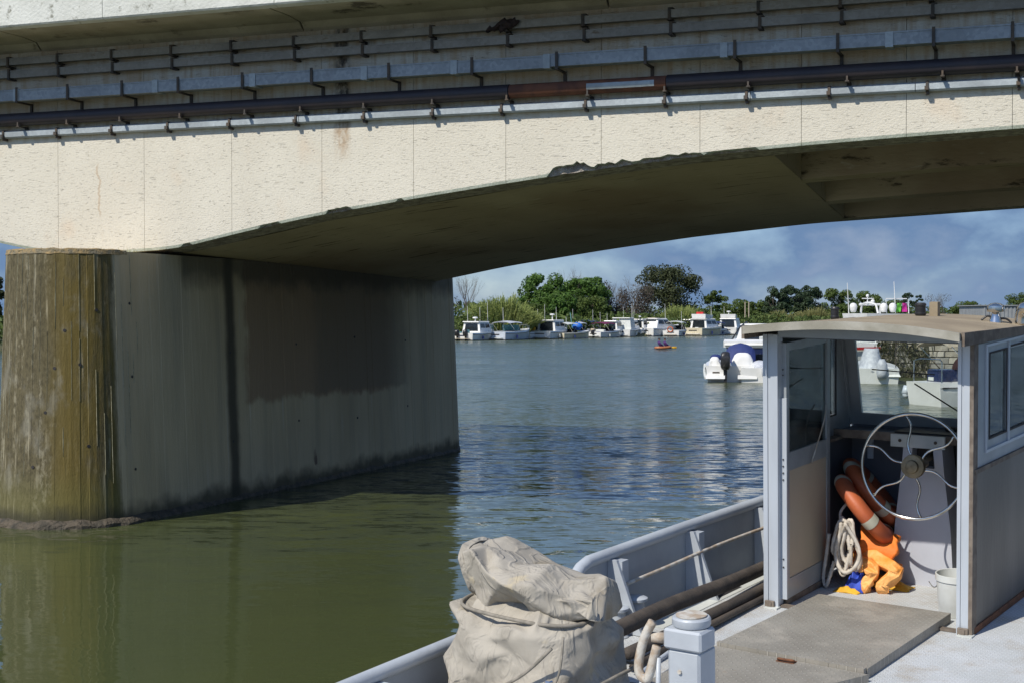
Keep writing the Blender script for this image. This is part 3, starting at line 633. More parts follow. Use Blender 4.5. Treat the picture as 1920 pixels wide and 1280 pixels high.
def tree(name, label, x0, x1, ytop, back, leafm, kind='broad', z0=1.2, dens=1.0, cat='tree', group=None, low=.25):
    c = shore((x0 + x1) / 2, back); d = c.y; w = (x1 - x0) / F * d; top = CH + (HZ - ytop) / F * d; h = top - z0
    r = random.Random(int(x0 * 31 + x1 * 7)); t = thing(name, label, cat, T3(c.x, c.y, z0), group)
    tr = MB(); cr = MB()
    if kind == 'bare':
        for k in range(3): limb(tr, Vector((r.uniform(-.2, .2) * w, r.uniform(-.2, .2) * w, 0)), Vector((r.uniform(-.15, .15), r.uniform(-.15, .15), 1)).normalized(), h * .36, .13, 4, r, .42, 3)
        tr.build('trunk', 'bark', t)
        for k in range(int(24 * dens)):
            p = Vector((r.uniform(-.45, .45) * w, r.uniform(-.3, .3) * w, h * r.uniform(.12, .84))); leaves(cr, p, (w * .17, w * .17, h * .15), 95, .25, r)
        cr.build('crown', leafm, t); return t
    limb(tr, Vector((0, 0, 0)), Vector((0, 0, 1)), h * .34, .05 * w * .5 + .06, 3, r, .75, 3); tr.build('trunk', 'bark', t)
    if kind == 'broad':
        n = int(36 * dens)
        for k in range(n):
            a = r.uniform(0, 6.283); zz = r.uniform(low, .93); wr = math.sqrt(max(.03, 1 - ((zz - .52) / .5) ** 2)) * r.uniform(.45, 1.06) if zz > .5 else r.uniform(.45, 1.0)
            rad = w * r.uniform(.06, .17); p = Vector((math.cos(a) * wr * (w / 2 - rad * .6), math.sin(a) * wr * (w / 2 - rad * .6) * .8, zz * h))
            p.z = min(p.z, h - rad * .7)
            leaves(cr, p, (rad, rad, rad * .78), 190, min(.40, .03 * w + .16), r, .1)
    elif kind == 'conifer':
        n = int(9 * max(1, h / 3))
        for k in range(n):
            zz = .12 + .85 * k / n; wr = (1.05 - zz) ** .7
            for j in range(5):
                a = r.uniform(0, 6.283); p = Vector((math.cos(a) * wr * w * .34, math.sin(a) * wr * w * .34, zz * h + r.uniform(-.2, .2))); leaves(cr, p, (w * .17 * wr + .14, w * .17 * wr + .14, .22), int(42 * dens), .32, r, .25)
    elif kind == 'palm':
        for k in range(26):
            a = r.uniform(0, 6.283); zz = r.choice((.95, .9, .72, .6, .45)); ln = w * r.uniform(.35, .55)
            for j in range(9):
                q = j / 8; p = Vector((math.cos(a) * ln * q, math.sin(a) * ln * q, h * zz + ln * (.35 * q - .6 * q * q))); leaves(cr, p, (.42, .42, .26), 16, .42, r, .3)
    cr.build('crown', leafm, t); return t
def reed(label, x0, x1, ytop, back, m, z0=.8, n=1500, group='reed clumps on the far bank'):
    c = shore((x0 + x1) / 2, back); d = c.y; w = (x1 - x0) / F * d; h = CH + (HZ - ytop) / F * d - z0
    r = random.Random(int(x0)); mb = MB()
    for i in range(n):
        u_ = r.uniform(-1, 1); v_ = r.uniform(-1, 1); bx = u_ * w * .36; by = v_ * w * .22
        env = (1 - abs(u_) ** 2.5 * .5) * r.uniform(.55, 1.0) * h * (.84 + .42 * noise.noise((u_ * 4.5 + x0, v_ * 3, 1))); lx = u_ * w * .16 * r.uniform(.4, 1.3) + r.uniform(-.25, .25); ly = v_ * w * .1 + r.uniform(-.25, .25)
        wd = r.uniform(.03, .065); a = r.uniform(0, 3.14); ca, sa = math.cos(a) * wd, math.sin(a) * wd
        p = [Vector((bx, by, 0)), Vector((bx + lx * .35, by + ly * .35, env * .55)), Vector((bx + lx * 1.0, by + ly, env * .93)), Vector((bx + lx * 1.35, by + ly * 1.35, env * r.uniform(.86, 1.0)))]
        mb.add([p[0] + Vector((-ca, -sa, 0)), p[0] + Vector((ca, sa, 0)), p[1] + Vector((ca, sa, 0)), p[1] + Vector((-ca, -sa, 0)), p[2] + Vector((ca * .8, sa * .8, 0)), p[2] + Vector((-ca * .8, -sa * .8, 0)), p[3]], [(0, 1, 2, 3), (3, 2, 4, 5), (5, 4, 6)])
        for k in range(2):                         # side leaves
            q = p[1].lerp(p[2], r.uniform(0, 1)); e = q + Vector((r.uniform(-.5, .5), r.uniform(-.4, .4), r.uniform(.0, .4))); mb.add([q, q + Vector((0, 0, .09)), e], [(0, 1, 2)])
    t = thing('reed_clump', label, 'reeds', T3(c.x, c.y, z0), group); o = mb.build('blades', m, t); return t
reed('large fan of pale green giant reed at left, beside the pier edge', 868, 1012, 548, 3, 'leaf_reed', n=4200)
reed('rounded giant reed clump with buff plumes in front of the dark oak', 1232, 1326, 566, 4, 'leaf_reed', n=3000)
reed('low pale reed clump behind the flybridge boats, left of the cabin roof', 1428, 1492, 578, 6, 'leaf_reed2', n=2000)
reed('yellowish reed band showing just over the left end of the cabin roof', 1484, 1565, 572, 9, 'leaf_reed2', n=2000)
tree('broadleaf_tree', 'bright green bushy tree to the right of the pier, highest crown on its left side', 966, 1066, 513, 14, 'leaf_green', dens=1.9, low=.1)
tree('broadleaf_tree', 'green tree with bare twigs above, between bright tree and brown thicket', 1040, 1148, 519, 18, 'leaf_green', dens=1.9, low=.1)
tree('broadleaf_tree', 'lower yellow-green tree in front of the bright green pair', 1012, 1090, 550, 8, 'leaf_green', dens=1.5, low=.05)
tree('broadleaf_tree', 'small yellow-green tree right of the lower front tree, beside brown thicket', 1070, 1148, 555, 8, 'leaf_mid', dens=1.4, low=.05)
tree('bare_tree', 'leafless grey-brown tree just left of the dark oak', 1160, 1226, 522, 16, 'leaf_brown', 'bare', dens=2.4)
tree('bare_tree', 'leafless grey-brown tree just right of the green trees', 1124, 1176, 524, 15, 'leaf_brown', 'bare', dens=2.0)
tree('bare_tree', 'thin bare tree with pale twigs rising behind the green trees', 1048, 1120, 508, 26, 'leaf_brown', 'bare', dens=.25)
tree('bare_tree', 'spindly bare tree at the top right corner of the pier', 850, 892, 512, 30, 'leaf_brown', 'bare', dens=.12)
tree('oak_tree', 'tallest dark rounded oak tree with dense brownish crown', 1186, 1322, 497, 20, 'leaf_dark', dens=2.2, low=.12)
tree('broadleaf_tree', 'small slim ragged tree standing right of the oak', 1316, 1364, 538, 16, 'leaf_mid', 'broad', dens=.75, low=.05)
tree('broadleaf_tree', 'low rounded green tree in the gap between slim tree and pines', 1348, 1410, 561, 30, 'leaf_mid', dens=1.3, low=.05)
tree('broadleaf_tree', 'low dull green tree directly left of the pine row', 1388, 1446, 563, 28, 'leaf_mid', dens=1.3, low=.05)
for k, (a, b, y, l) in enumerate(((1424, 1486, 537, 'leftmost dark pine of the flat-topped row'), (1460, 1518, 534, 'second dark pine from the left in the flat-topped row'), (1490, 1548, 533, 'rightmost dark pine of the flat-topped row'))):
    tree('pine_tree', l, a, b, y, 22, 'leaf_conifer', 'broad', group='row of dark pines', dens=1.7, low=.05)
tree('broadleaf_tree', 'green tree above left half of the cabin roof, behind the thin white mast', 1540, 1606, 541, 20, 'leaf_mid', dens=1.2)
tree('broadleaf_tree', 'darker green tree above the cabin roof, behind the white radar arch', 1592, 1668, 546, 22, 'leaf_mid', dens=1.2)
tree('broadleaf_tree', 'low green shrubby tree behind the white domes of the yacht', 1655, 1700, 562, 24, 'leaf_mid')
tree('conifer_tree', 'dark pointed conifer just left of the black roof lamp', 1686, 1716, 547, 20, 'leaf_conifer', 'broad', dens=.9)
tree('conifer_tree', 'small dark conifer right behind the black roof lamp', 1712, 1732, 550, 20, 'leaf_conifer', 'broad', dens=.7)
tree('bare_tree', 'two-stemmed bare tree right of the black roof lamp', 1738, 1788, 549, 20, 'leaf_brown', 'bare', dens=.35)
tree('broadleaf_tree', 'low green tree left of the grey corrugated shed', 1784, 1842, 565, 20, 'leaf_mid')
tree('broadleaf_tree', 'rounded green tree at the right edge over the cabin roof', 1880, 1945, 547, 20, 'leaf_mid', dens=1.2)
tree('broadleaf_tree', 'dark green tree showing at the left edge past the pier', -60, 12, 504, 14, 'leaf_dark', dens=1.4)
tree('shrub', 'low green bush beside the pier edge, under the bare twigs', 866, 905, 566, 10, 'leaf_low', z0=.6, cat='shrub')
tree('shrub', 'dark green bush between giant reed fan and bright tree', 985, 1035, 568, 6, 'leaf_mid', z0=.6, cat='shrub')
tree('shrub', 'wide green bush behind boats, below the brown thicket', 1130, 1240, 588, 5, 'leaf_low', z0=.4, cat='shrub')
tree('shrub', 'green bush below the small slim tree', 1316, 1380, 585, 5, 'leaf_low', z0=.4, cat='shrub')
mb = MB(); r_ = random.Random(5)                   # low growth along the water line
for i in range(15000):
    s_ = r_.uniform(-110, 150); p = S0 + SD * s_ + SN * (r_.uniform(.5, 7) + 12 * (r_.random() ** 4)); hh = (2.5 + 1.8 * noise.noise((s_ * .12, 0, 3)))
    leaves(mb, p + Vector((0, 0, .6 + r_.uniform(0, hh))), (.5, .5, .4), 3, .5, r_, .1)
o = mb.build('undergrowth', 'leaf_low'); o['kind'] = 'stuff'
mb = MB()
for i in range(5000):
    s_ = r_.uniform(130, 620); p = S0 + SD * s_ + SN * (r_.uniform(.5, 26)); hh = (2.2 + 2.2 * noise.noise((s_ * .05, 0, 3)))
    leaves(mb, p + Vector((0, 0, .8 + r_.uniform(0, hh))), (1, 1, .8), 4, .8, r_, .1)
o = mb.build('distant_brush', 'leaf_low'); o['kind'] = 'stuff'
mb = MB(); r_ = random.Random(15)
for i in range(2600):
    s_ = r_.uniform(-30, 620); p = S0 + SD * s_ + SN * r_.uniform(45, 75); hh = 3.6 + 2.6 * noise.noise((s_ * .03, 0, 7)) + s_ * .004
    leaves(mb, p + Vector((0, 0, 1 + r_.uniform(0, max(1, hh)))), (1.6, 1.6, 1.1), 9, .9, r_, .1)
o = mb.build('distant_wood', 'leaf_mid'); o['kind'] = 'stuff'
for x, l in ((1397, 'left one of two pale timber posts on the far bank'), (1404, 'right one of two pale timber posts on the far bank')):
    p = shore(x, 4); tag(MB().tube([(0, 0, 0), (0, 0, CH + (HZ - 566) / F * p.y - .5)], [.14, .1], 8).build('timber_post', 'tan', mx=T3(p.x, p.y, .5)), l, 'post', 'timber posts on the bank')

# ------------------------------------------------------------------ motor boats (stern at the origin, bow along +y)
def hull(t, Lh, B, fb, m, deckm='white', cockpit=.5, stripe=None, bow=2.3):
    def sec(q):
        hb = B / 2 * (.93 + .07 * min(1, q / .35)) * (1 - max(0, (q - .4) / .6) ** bow); sh = fb * (1 + .38 * q * q); y = q * Lh + .12 * Lh * max(0, q - .8) / .2 * 0
        return y, max(hb, .02), sh
    ks = [0, .08, .2, .35, cockpit, .6, .7, .8, .88, .94, .98, 1]; rings = []
    for q in ks:
        y, hb, sh = sec(q); r2 = 1.0 if q < .6 else 1 - (q - .6) * .35
        ring = [(0, -.35 + .25 * q), (lerp(.95, .74, min(1, q / .5)) * hb * r2, -.02), (lerp(.985, .9, min(1, q / .5)) * hb, sh * .45), (hb, sh * .78), (hb * 1.015, sh * .8), (hb, sh)]
        full = [(x, z) for x, z in ring] + [(-x, z) for x, z in reversed(ring[1:])]
        rings.append([(x, y - (.12 * z if q == 0 else 0) + (.18 * z * q if q > .9 else 0), z) for x, z in full])
    mb = MB(); mb.loft(rings, cap=False, closed=False); mb.add(rings[0], [tuple(reversed(range(len(rings[0]))))]); mb.build('hull', m, t, smooth=32)
    d = MB(); kk = [q for q in ks if q >= cockpit]; rows = []
    for q in kk:
        y, hb, sh = sec(q); rows.append([(-hb, y + (.18 * sh * q if q > .9 else 0), sh - .02), (0, y + (.18 * sh * q if q > .9 else 0), sh + .06), (hb, y + (.18 * sh * q if q > .9 else 0), sh - .02)])
    d.loft(rows, cap=False, closed=False)
    rows = [[(-sec(q)[1] * .8, sec(q)[0] + .05, fb * .4), (sec(q)[1] * .8, sec(q)[0] + .05, fb * .4)] for q in ks if q <= cockpit]; d.loft(rows, cap=False, closed=False)
    for sgn in (-1, 1):
        d.loft([[(sgn * sec(q)[1], sec(q)[0], sec(q)[2]), (sgn * sec(q)[1] * .8, sec(q)[0] + .05, sec(q)[2] + .01), (sgn * sec(q)[1] * .8, sec(q)[0] + .05, fb * .4)] for q in ks if q <= cockpit], cap=False, closed=False)
    y, hb, sh = sec(cockpit); d.add([(-hb * .8, y + .05, fb * .4), (hb * .8, y + .05, fb * .4), (hb * .8, y + .05, sh), (-hb * .8, y + .05, sh)], [(0, 1, 2, 3)])
    d.build('deck', deckm, t)
    s = MB()
    for sgn in (-1, 1):
        s.tube([(sgn * (sec(q)[1] * 1.01 + .01), sec(q)[0] + (.18 * sec(q)[2] * q if q > .9 else 0), sec(q)[2] * .8) for q in ks], .025, 5)
    s.build('rub_rail', stripe or 'rubber', t)
    return sec
def house(t, y0, y1, w, z0, h, m='white', glassm='darkglass', rake=.5, aft=.15, aftopen=None, top=None):
    """cabin with raked windscreen, side windows, aft window or door, roof"""
    wt = w * .84; b = [(-w / 2, y0, z0), (w / 2, y0, z0), (w / 2, y1, z0), (-w / 2, y1, z0)]; u = [(-wt / 2, y0 + aft, z0 + h), (wt / 2, y0 + aft, z0 + h), (wt / 2, y1 - rake, z0 + h), (-wt / 2, y1 - rake, z0 + h)]
    MB().hexa(b, u).build('cabin', m, t)
    def on(face, u0, u1, v0, v1, off=.012):
        p = [Vector(x) for x in face]; n = (p[1] - p[0]).cross(p[3] - p[0]).normalized()
        def at(a, c): return p[0].lerp(p[1], a).lerp(p[3].lerp(p[2], a), c)
        q = [at(a, c) for a, c in ((u0, v0), (u1, v0), (u1, v1), (u0, v1))]; return MB().hexa([x - n * .01 for x in q], [x + n * off for x in q])
    side = (b[1], b[2], u[2], u[1]); side2 = (b[3], b[0], u[0], u[3]); front = (b[2], b[3], u[3], u[2]); back = (b[0], b[1], u[1], u[0])
    on(side, .08, .48, .48, .86).build('window', glassm, t); on(side, .54, .93, .48, .86).build('window', glassm, t)
    on(side2, .08, .48, .48, .86).build('window', glassm, t); on(side2, .54, .93, .48, .86).build('window', glassm, t)
    on(front, .06, .94, .42, .9).build('windscreen', glassm, t); on(back, .12, .88, aftopen if aftopen is not None else .4, .88).build('aft_window', glassm, t)
    mb = MB(); o = .1; mb.hexa([(-wt / 2 - .06, y0 + aft - o * 3, z0 + h - .0), (wt / 2 + .06, y0 + aft - o * 3, z0 + h), (wt / 2 + .05, y1 - rake + .12, z0 + h), (-wt / 2 - .05, y1 - rake + .12, z0 + h)],
        [(-wt / 2, y0 + aft - o * 2.6, z0 + h + .09), (wt / 2, y0 + aft - o * 2.6, z0 + h + .09), (wt / 2 - .05, y1 - rake, z0 + h + .09), (-wt / 2 + .05, y1 - rake, z0 + h + .09)]); mb.build('roof', top or m, t)
def bimini(t, y0, y1, w, z0, h, m, legs=True):
    mb = MB(); rows = []
    for i in range(7):
        q = i / 6; y = lerp(y0, y1, q); zz = z0 + h - .12 * abs(q - .5) * 2 * .8; rows.append([(w / 2 * math.sin(a), y, zz - .3 + .3 * math.cos(a * .9)) for a in [R(-80 + 20 * k) for k in range(9)]])
    low = [[(x, y, z - .035) for x, y, z in r] for r in rows]; mb.loft([r + list(reversed(l)) for r, l in zip(rows, low)]); mb.build('canopy', m, t, smooth=50)
    p = MB()
    for sx in (-1, 1):
        for y in (y0 + .1, y1 - .1): p.tube([(sx * w / 2, (y0 + y1) / 2, z0), (sx * w / 2 * .99, y, z0 + h - .28)], .02, 5)
    p.build('canopy_frame', 'chrome', t)
def screen(t, y, w, z0, h, m='darkglass', rake=.45):
    n = 9; rows = []
    for i in range(n):
        a = R(-75 + 150 * i / (n - 1)); x = w / 2 * math.sin(a) / math.sin(R(75)); yy = y + .55 * (math.cos(a)); rows.append([(x, yy, z0), (x * .93, yy - rake, z0 + h), (x * .93, yy - rake - .03, z0 + h), (x, yy - .03, z0)])
    MB().loft(rows).build('windscreen', m, t, smooth=40)
def outboard(t, x, y, z, s=1.0, m='black'):
    mb = MB(); mb.loft([[(x + sx * w * s, y + yy * s, z + zz * s) for sx, yy in ((-1, -a), (-.7, -a - .08), (.7, -a - .08), (1, -a), (1, b), (-1, b))] for zz, w, a, b in ((.0, .14, .2, .12), (.12, .19, .33, .14), (.5, .2, .36, .14), (.68, .17, .3, .1), (.74, .1, .18, .04))])
    mb.build('outboard_engine', m, t, smooth=45)
    mb = MB(); mb.loft([[(x - .08 * s, y - .12 * s, z + .02), (x + .08 * s, y - .12 * s, z + .02), (x + .07 * s, y + .08 * s, z + .02), (x - .07 * s, y + .08 * s, z + .02)], [(x - .05 * s, y - .1 * s, z - .9 * s), (x + .05 * s, y - .1 * s, z - .9 * s), (x + .05 * s, y + .08 * s, z - .9 * s), (x - .05 * s, y + .08 * s, z - .9 * s)]]); mb.build('engine_leg', m, t)
def radar(t, y, z, pole=.5):
    mb = MB(); mb.cyl((0, y, z), (0, y, z + pole), .06, 6); mb.lathe([(.05, 0), (.28, .02), (.3, .1), (.25, .17), (.05, .2)], (0, y, z + pole), 14); mb.build('radar', 'white', t, smooth=40)
def antenna(t, x, y, z, h): MB().tube([(x, y, z), (x, y - .06 * h, z + h)], [.03, .018], 5).build('antenna', 'white', t)
def rails(t, sec, q0=.55, h=.5):
    mb = MB()
    for sx in (-1, 1):
        qs = [q0, .7, .82, .92, .98]; top = [(sx * sec(q)[1] * .93, sec(q)[0] + .1, sec(q)[2] + h) for q in qs]; mb.tube(top, .02, 5)
        for q, p in zip(qs, top): mb.tube([(p[0], p[1], p[2] - h), p], .015, 4)
    mb.build('pulpit_rail', 'chrome', t)
GRP = 'motor boats moored along the far bank'
def farboat(xc, yw, head, label, Lh, B, fb=.85, hm='white'):
    p = onz(xc, yw, 0); t = thing('motor_boat', label, 'boat', T3(p.x - .4, p.y, 0, -R(head * .8)) @ Matrix.Diagonal((1.26, 1.1, 1.14, 1)), GRP)
    sec = hull(t, Lh, B, fb, hm)
    m_ = MB(); qs = [0, .2, .4, .6, .75, .88, .97]
    for sx in (-1, 1): m_.loft([[(sx * (sec(q)[1] * (lerp(.952, .75, min(1, q / .5)) + .02)), sec(q)[0] - .005, z) for z in (-.05, .10)] for q in qs], cap=False, closed=False)
    m_.add([(-B * .455, -.02, -.05), (B * .455, -.02, -.05), (B * .458, -.03, .10), (-B * .458, -.03, .10)], [(0, 1, 2, 3)]); m_.build('boot_stripe', rng.choice(['rubber', 'navyhull', 'rubber', 'bracket']), t)
    MB().box(-B * .36, B * .36, -.5, -.11, .20, .27, .02).build('swim_platform', rng.choice(['offwhite', 'tan', 'white']), t)
    MB().box(-B * .2, B * .2, -.112, -.095, fb * .62, fb * .74).build('name_strip', rng.choice(['navyhull', 'bracket', 'rubber']), t)
    for sx in (-1, 1): MB().tube([(sx * B * .53, Lh * .3, fb * .2), (sx * B * .53, Lh * .3, fb * .62)], .11, 7).build('fender', rng.choice(['offwhite', 'navy', 'offwhite']), t)
    k = rng.choice([-1, 1]); antenna(t, k * B * .3, Lh * .45, fb, rng.uniform(2.0, 3.4))
    for q in range(rng.choice([1, 2])): MB().box(-B * .3 + q * B * .32, -B * .3 + q * B * .32 + .5, .35, .8, fb * .4, fb * .4 + rng.uniform(.5, .9), .06).build('locker', rng.choice(['offwhite', 'tan', 'navy', 'red', 'tealglass']), t)
    return t, sec
t, s = farboat(872, 638.5, 35, 'white flybridge boat half hidden behind the right edge of the pier', 7, 2.8); house(t, 2.2, 5.2, 2.2, .8, 1.3, aftopen=.2); radar(t, 3.2, 2.15, .35); outboard(t, .5, -.1, .5); outboard(t, -.5, -.1, .5); rails(t, s)
t, s = farboat(905, 637, 20, 'small white boat with orange-edged wheelhouse roof and teal windows', 5.4, 2.0, .75); house(t, .9, 3.4, 1.6, .6, 1.25, 'white', 'tealglass', .3, .05, .3, 'creamhull'); MB().box(-.75, .75, .62, .66, 1.86, 1.93).build('roof_edge', 'ringorange', t); MB().box(-.3, .3, 1.4, 2.2, 1.95, 2.1, .03).build('roof_hatch', 'white', t); antenna(t, .5, 1.5, 1.9, 2.6)
t, s = farboat(934, 637.5, 42, 'broad white cruiser with pale grey bow and greenish canopy windows', 7.4, 2.9, .95, 'greyhull'); screen(t, 3.6, 2.3, .95, .8, 'tealglass'); bimini(t, 1.2, 4.1, 2.3, .9, 1.35, 'greytarp'); MB().box(-1.25, 1.25, -.03, .12, .35, .95, .04).build('transom', 'white', t); rails(t, s)
t, s = farboat(982, 635.5, 38, 'white boat with cream canopy and yellow seats inside', 6.6, 2.5, .8); bimini(t, 1.3, 3.8, 2.2, .85, 1.4, 'tan'); MB().box(-.7, .1, 1.9, 2.3, .5, 1.45, .08).build('seat', 'yellow', t); MB().box(.25, .8, 1.9, 2.3, .5, 1.45, .08).build('seat', 'yellow', t); screen(t, 3.5, 2.0, .8, .7)
t, s = farboat(1018, 635.5, 36, 'white cruiser with boxy cabin, dark aft door and radar mast', 7.2, 2.8, .95); house(t, 1.7, 4.9, 2.3, .9, 1.35, aftopen=.05); radar(t, 3.4, 2.3, .6); MB().box(-1.2, 1.2, -.03, .12, .3, .95, .04).build('transom', 'creamhull', t); rails(t, s); antenna(t, .7, 3, 2.3, 1.6)
t, s = farboat(1050, 635, 52, 'open boat with cream hull, striped canopy and bright blue tarp', 6.4, 2.3, .7, 'creamhull'); bimini(t, .8, 3.0, 1.9, .7, 1.35, 'offwhite'); screen(t, 2.9, 1.8, .7, .5); mb = MB(); mb.ball((.1, 4.0, 1.5), .62, 10, (1, 1, .8)); mb.v = [tuple(Vector(p) + Vector((0, 0, .12 * noise.noise(Vector(p) * 3)))) for p in mb.v]; mb.build('blue_tarp', 'bluetarp', t, smooth=True); MB().tube([(-.3, 3.6, .7), (-.9, 3.9, 3.2)], .04, 5).build('furled_pole', 'tealglass', t); outboard(t, 0, -.1, .35, .7)
t, s = farboat(1088, 632.5, 34, 'white cruiser with navy striped canopy and a slanted boarding ladder', 7, 2.7, .9); bimini(t, 1.6, 4.3, 2.3, .9, 1.4, 'navy'); house(t, 3.2, 5.6, 2.1, .8, .75, rake=.9); MB().hexa([(-1.2, -.1, .5), (-1.1, -.1, .5), (-.4, .1, 1.4), (-.5, .1, 1.4)], [(-1.2, -.16, .5), (-1.1, -.16, .5), (-.4, .04, 1.4), (-.5, .04, 1.4)]).build('ladder', 'rubber', t); rails(t, s)
t, s = farboat(1118, 633, 48, 'low white boat with maroon canopy', 6.2, 2.3, .75); bimini(t, 1.0, 3.6, 2.0, .8, 1.25, 'maroon'); screen(t, 3.3, 1.9, .75, .55); outboard(t, 0, -.1, .4, .8); mb = MB(); mb.box(-.6, .6, 1.4, 1.9, .4, 1.05, .06); mb.build('seat', 'offwhite', t)
t, s = farboat(1166, 631.5, 26, 'tall white boat with full white canvas enclosure over the cockpit', 7.8, 3.0, 1.0); house(t, .8, 3.2, 2.6, .9, 1.6, 'offwhite', 'offwhite', .2, .3); house(t, 3.2, 6.0, 2.4, .9, 1.25, rake=.8); antenna(t, .6, 4, 2.1, 2.4); antenna(t, -.5, 4, 2.1, 2.0)
t, s = farboat(1213, 630.5, 50, 'sleek white hardtop cruiser with swept side window and brown hatch', 8.6, 3.1, 1.15); house(t, .9, 6.2, 2.7, 1.05, 1.35, rake=2.4, aft=.7, aftopen=.75, top='white'); MB().hexa([(-.9, .78, 1.2), (-.6, .78, 1.2), (-.2, 1.05, 1.9), (-.55, 1.05, 1.9)], [(-.9, .9, 1.2), (-.6, .9, 1.2), (-.2, 1.2, 1.9), (-.55, 1.2, 1.9)]).build('ladder', 'trim', t); MB().box(-.7, .7, 1.6, 2.6, 2.5, 2.58).build('sunroof', 'tan', t)
t, s = farboat(1262, 630.5, 30, 'small white cuddy boat with pale soft top beside hardtop cruiser', 6.0, 2.4, .8); bimini(t, 1.4, 3.8, 2.1, .85, 1.3, 'offwhite'); screen(t, 3.5, 2.0, .8, .7); mb = MB(); mb.tube([(.35 * math.cos(a), -.15, .95 + .35 * math.sin(a)) for a in [k * .5236 for k in range(12)]], .08, 6, closed=True); mb.build('ring_float', 'ringorange', t, smooth=True)
t, s = farboat(1283, 628.5, 28, 'white boat with dark aft windows tucked behind the cuddy boat', 7, 2.7, .95); house(t, 1.4, 4.8, 2.3, .9, 1.35, aftopen=.2); radar(t, 2.4, 2.3, .2)
t, s = farboat(1304, 629.5, 46, 'cream and white flybridge cruiser with brown cockpit door', 8.4, 3.0, 1.1, 'creamhull'); house(t, 1.6, 5.6, 2.5, 1.0, 1.35, rake=1.1, aftopen=.05); MB().hexa([(-1.0, 1.7, 2.5), (1.0, 1.7, 2.5), (.8, 4.2, 2.5), (-.8, 4.2, 2.5)], [(-1.05, 1.6, 3.1), (1.05, 1.6, 3.1), (.8, 4.5, 2.95), (-.8, 4.5, 2.95)]).build('flybridge', 'white', t); MB().box(-.5, .5, 1.9, 2.3, 3.0, 3.4, .05).build('seat', 'red', t); rails(t, s)
t, s = farboat(1366, 628, 24, 'white flybridge boat with blue covered bow, last at right of the bank row', 8.2, 3.0, 1.1); house(t, 1.3, 5.2, 2.5, 1.0, 1.4, rake=1.0, aftopen=.1); MB().hexa([(-1.0, 1.4, 2.55), (1.0, 1.4, 2.55), (.8, 4.0, 2.55), (-.8, 4.0, 2.55)], [(-1.05, 1.3, 3.1), (1.05, 1.3, 3.1), (.8, 4.3, 2.95), (-.8, 4.3, 2.95)]).build('flybridge', 'white', t); radar(t, 2, 3.1, .3); mb = MB(); mb.hexa([(-1.0, 5.0, 1.1), (1.0, 5.0, 1.1), (.5, 7.6, 1.35), (-.5, 7.6, 1.35)], [(-.8, 4.6, 2.5), (.8, 4.6, 2.5), (.2, 7.2, 1.75), (-.2, 7.2, 1.75)]); mb.build('bow_cover', 'navy', t)

t, s = farboat(957, 635.8, 40, 'low white runabout with tan seat squeezed in right of the greenish canopy cruiser', 5.6, 2.2, .75); screen(t, 2.8, 1.8, .75, .6, 'tealglass'); bimini(t, 1.0, 3.0, 1.8, .75, 1.2, 'offwhite'); outboard(t, 0, -.1, .35, .75)
t, s = farboat(1072, 633.2, 38, 'small white boat with grey soft top left of the navy striped canopy', 5.8, 2.2, .8); bimini(t, 1.2, 3.2, 1.9, .8, 1.3, 'greytarp'); screen(t, 3.0, 1.8, .8, .6)
t, s = farboat(1141, 632, 30, 'white pilot house boat between maroon canopy and tall canvas enclosure', 6.0, 2.3, .85); house(t, 1.8, 4.2, 1.8, .8, 1.3, aftopen=.1); rails(t, s); outboard(t, 0, -.1, .4, .85)
t, s = farboat(1190, 630.6, 34, 'white cruiser tucked left of the sleek hardtop, with flat roof', 7.0, 2.6, .95); house(t, 1.5, 4.6, 2.1, .9, 1.4, rake=.8, aftopen=.1); radar(t, 2.6, 2.4, .25)
t, s = farboat(1334, 628.6, 38, 'pale grey boat with navy cover, between the last two flybridge boats', 6.4, 2.4, .85, 'greyhull'); bimini(t, 1.2, 3.8, 2.0, .85, 1.2, 'navy'); screen(t, 3.5, 1.9, .85, .6)
# --- boats at the jetty on the right
p = onz(1372, 716, 0); t = thing('sport_boat', 'white sport boat with black outboard and navy cockpit cover left of cabin', 'boat', T3(p.x, p.y + .1, 0, -R(9)))
sec = hull(t, 6.4, 2.55, .78, 'white', cockpit=.5)
for sx in (-1, 1):
    mb = MB(); mb.loft([[(sx * .30, -.55, .18), (sx * 1.2, -.55, .18), (sx * 1.22, -.5, .3), (sx * .3, -.5, .34)], [(sx * .3, .25, .2), (sx * 1.25, .25, .2), (sx * 1.25, .25, .36), (sx * .3, .25, .4)]]); mb.build('swim_platform', 'white', t)
outboard(t, -.28, -.35, .62, 1.15)
for x0, x1 in ((-1.08, -.52), (.02, 1.02)):
    rows = []
    for i in range(9):
        a = R(20 * i + 10); cx = (x0 + x1) / 2; w = (x1 - x0) / 2; rows.append([(cx - w * math.cos(R(20 * i + 10)) if 0 else lerp(x0, x1, i / 8), yy, .35 + (1.05 if x0 > -.2 else .85) * (1 - abs(2 * i / 8 - 1) ** 4 * .35) * k) for yy, k in ((.1, 0), (.05, .8), (.22, 1), (.6, .95))])
    MB().loft(rows, cap=False, closed=False).build('seat_back', 'white', t, smooth=50)
mb = MB(); rows = []
for i in range(9):
    q = i / 8; y = lerp(.55, 3.4, q)
    if not i: rows.append([(.72 * math.sin(a) + .42, y - .12, .9) for a in [R(-88 + 22 * k) for k in range(9)]])
    rows.append([(w * .72 * math.sin(a) + .42, y, .92 + (.92 - .3 * q) * math.cos(a * .92) ** .55 + .03 * noise.noise((a * 3, y * 3, 0))) for a in [R(-88 + 22 * k) for k in range(9)] for w in (1.0 if q < .5 else 1 - (q - .5) * .6,)])
mb.loft(rows, cap=False, closed=False); mb.build('cockpit_cover', 'navy', t, smooth=True)
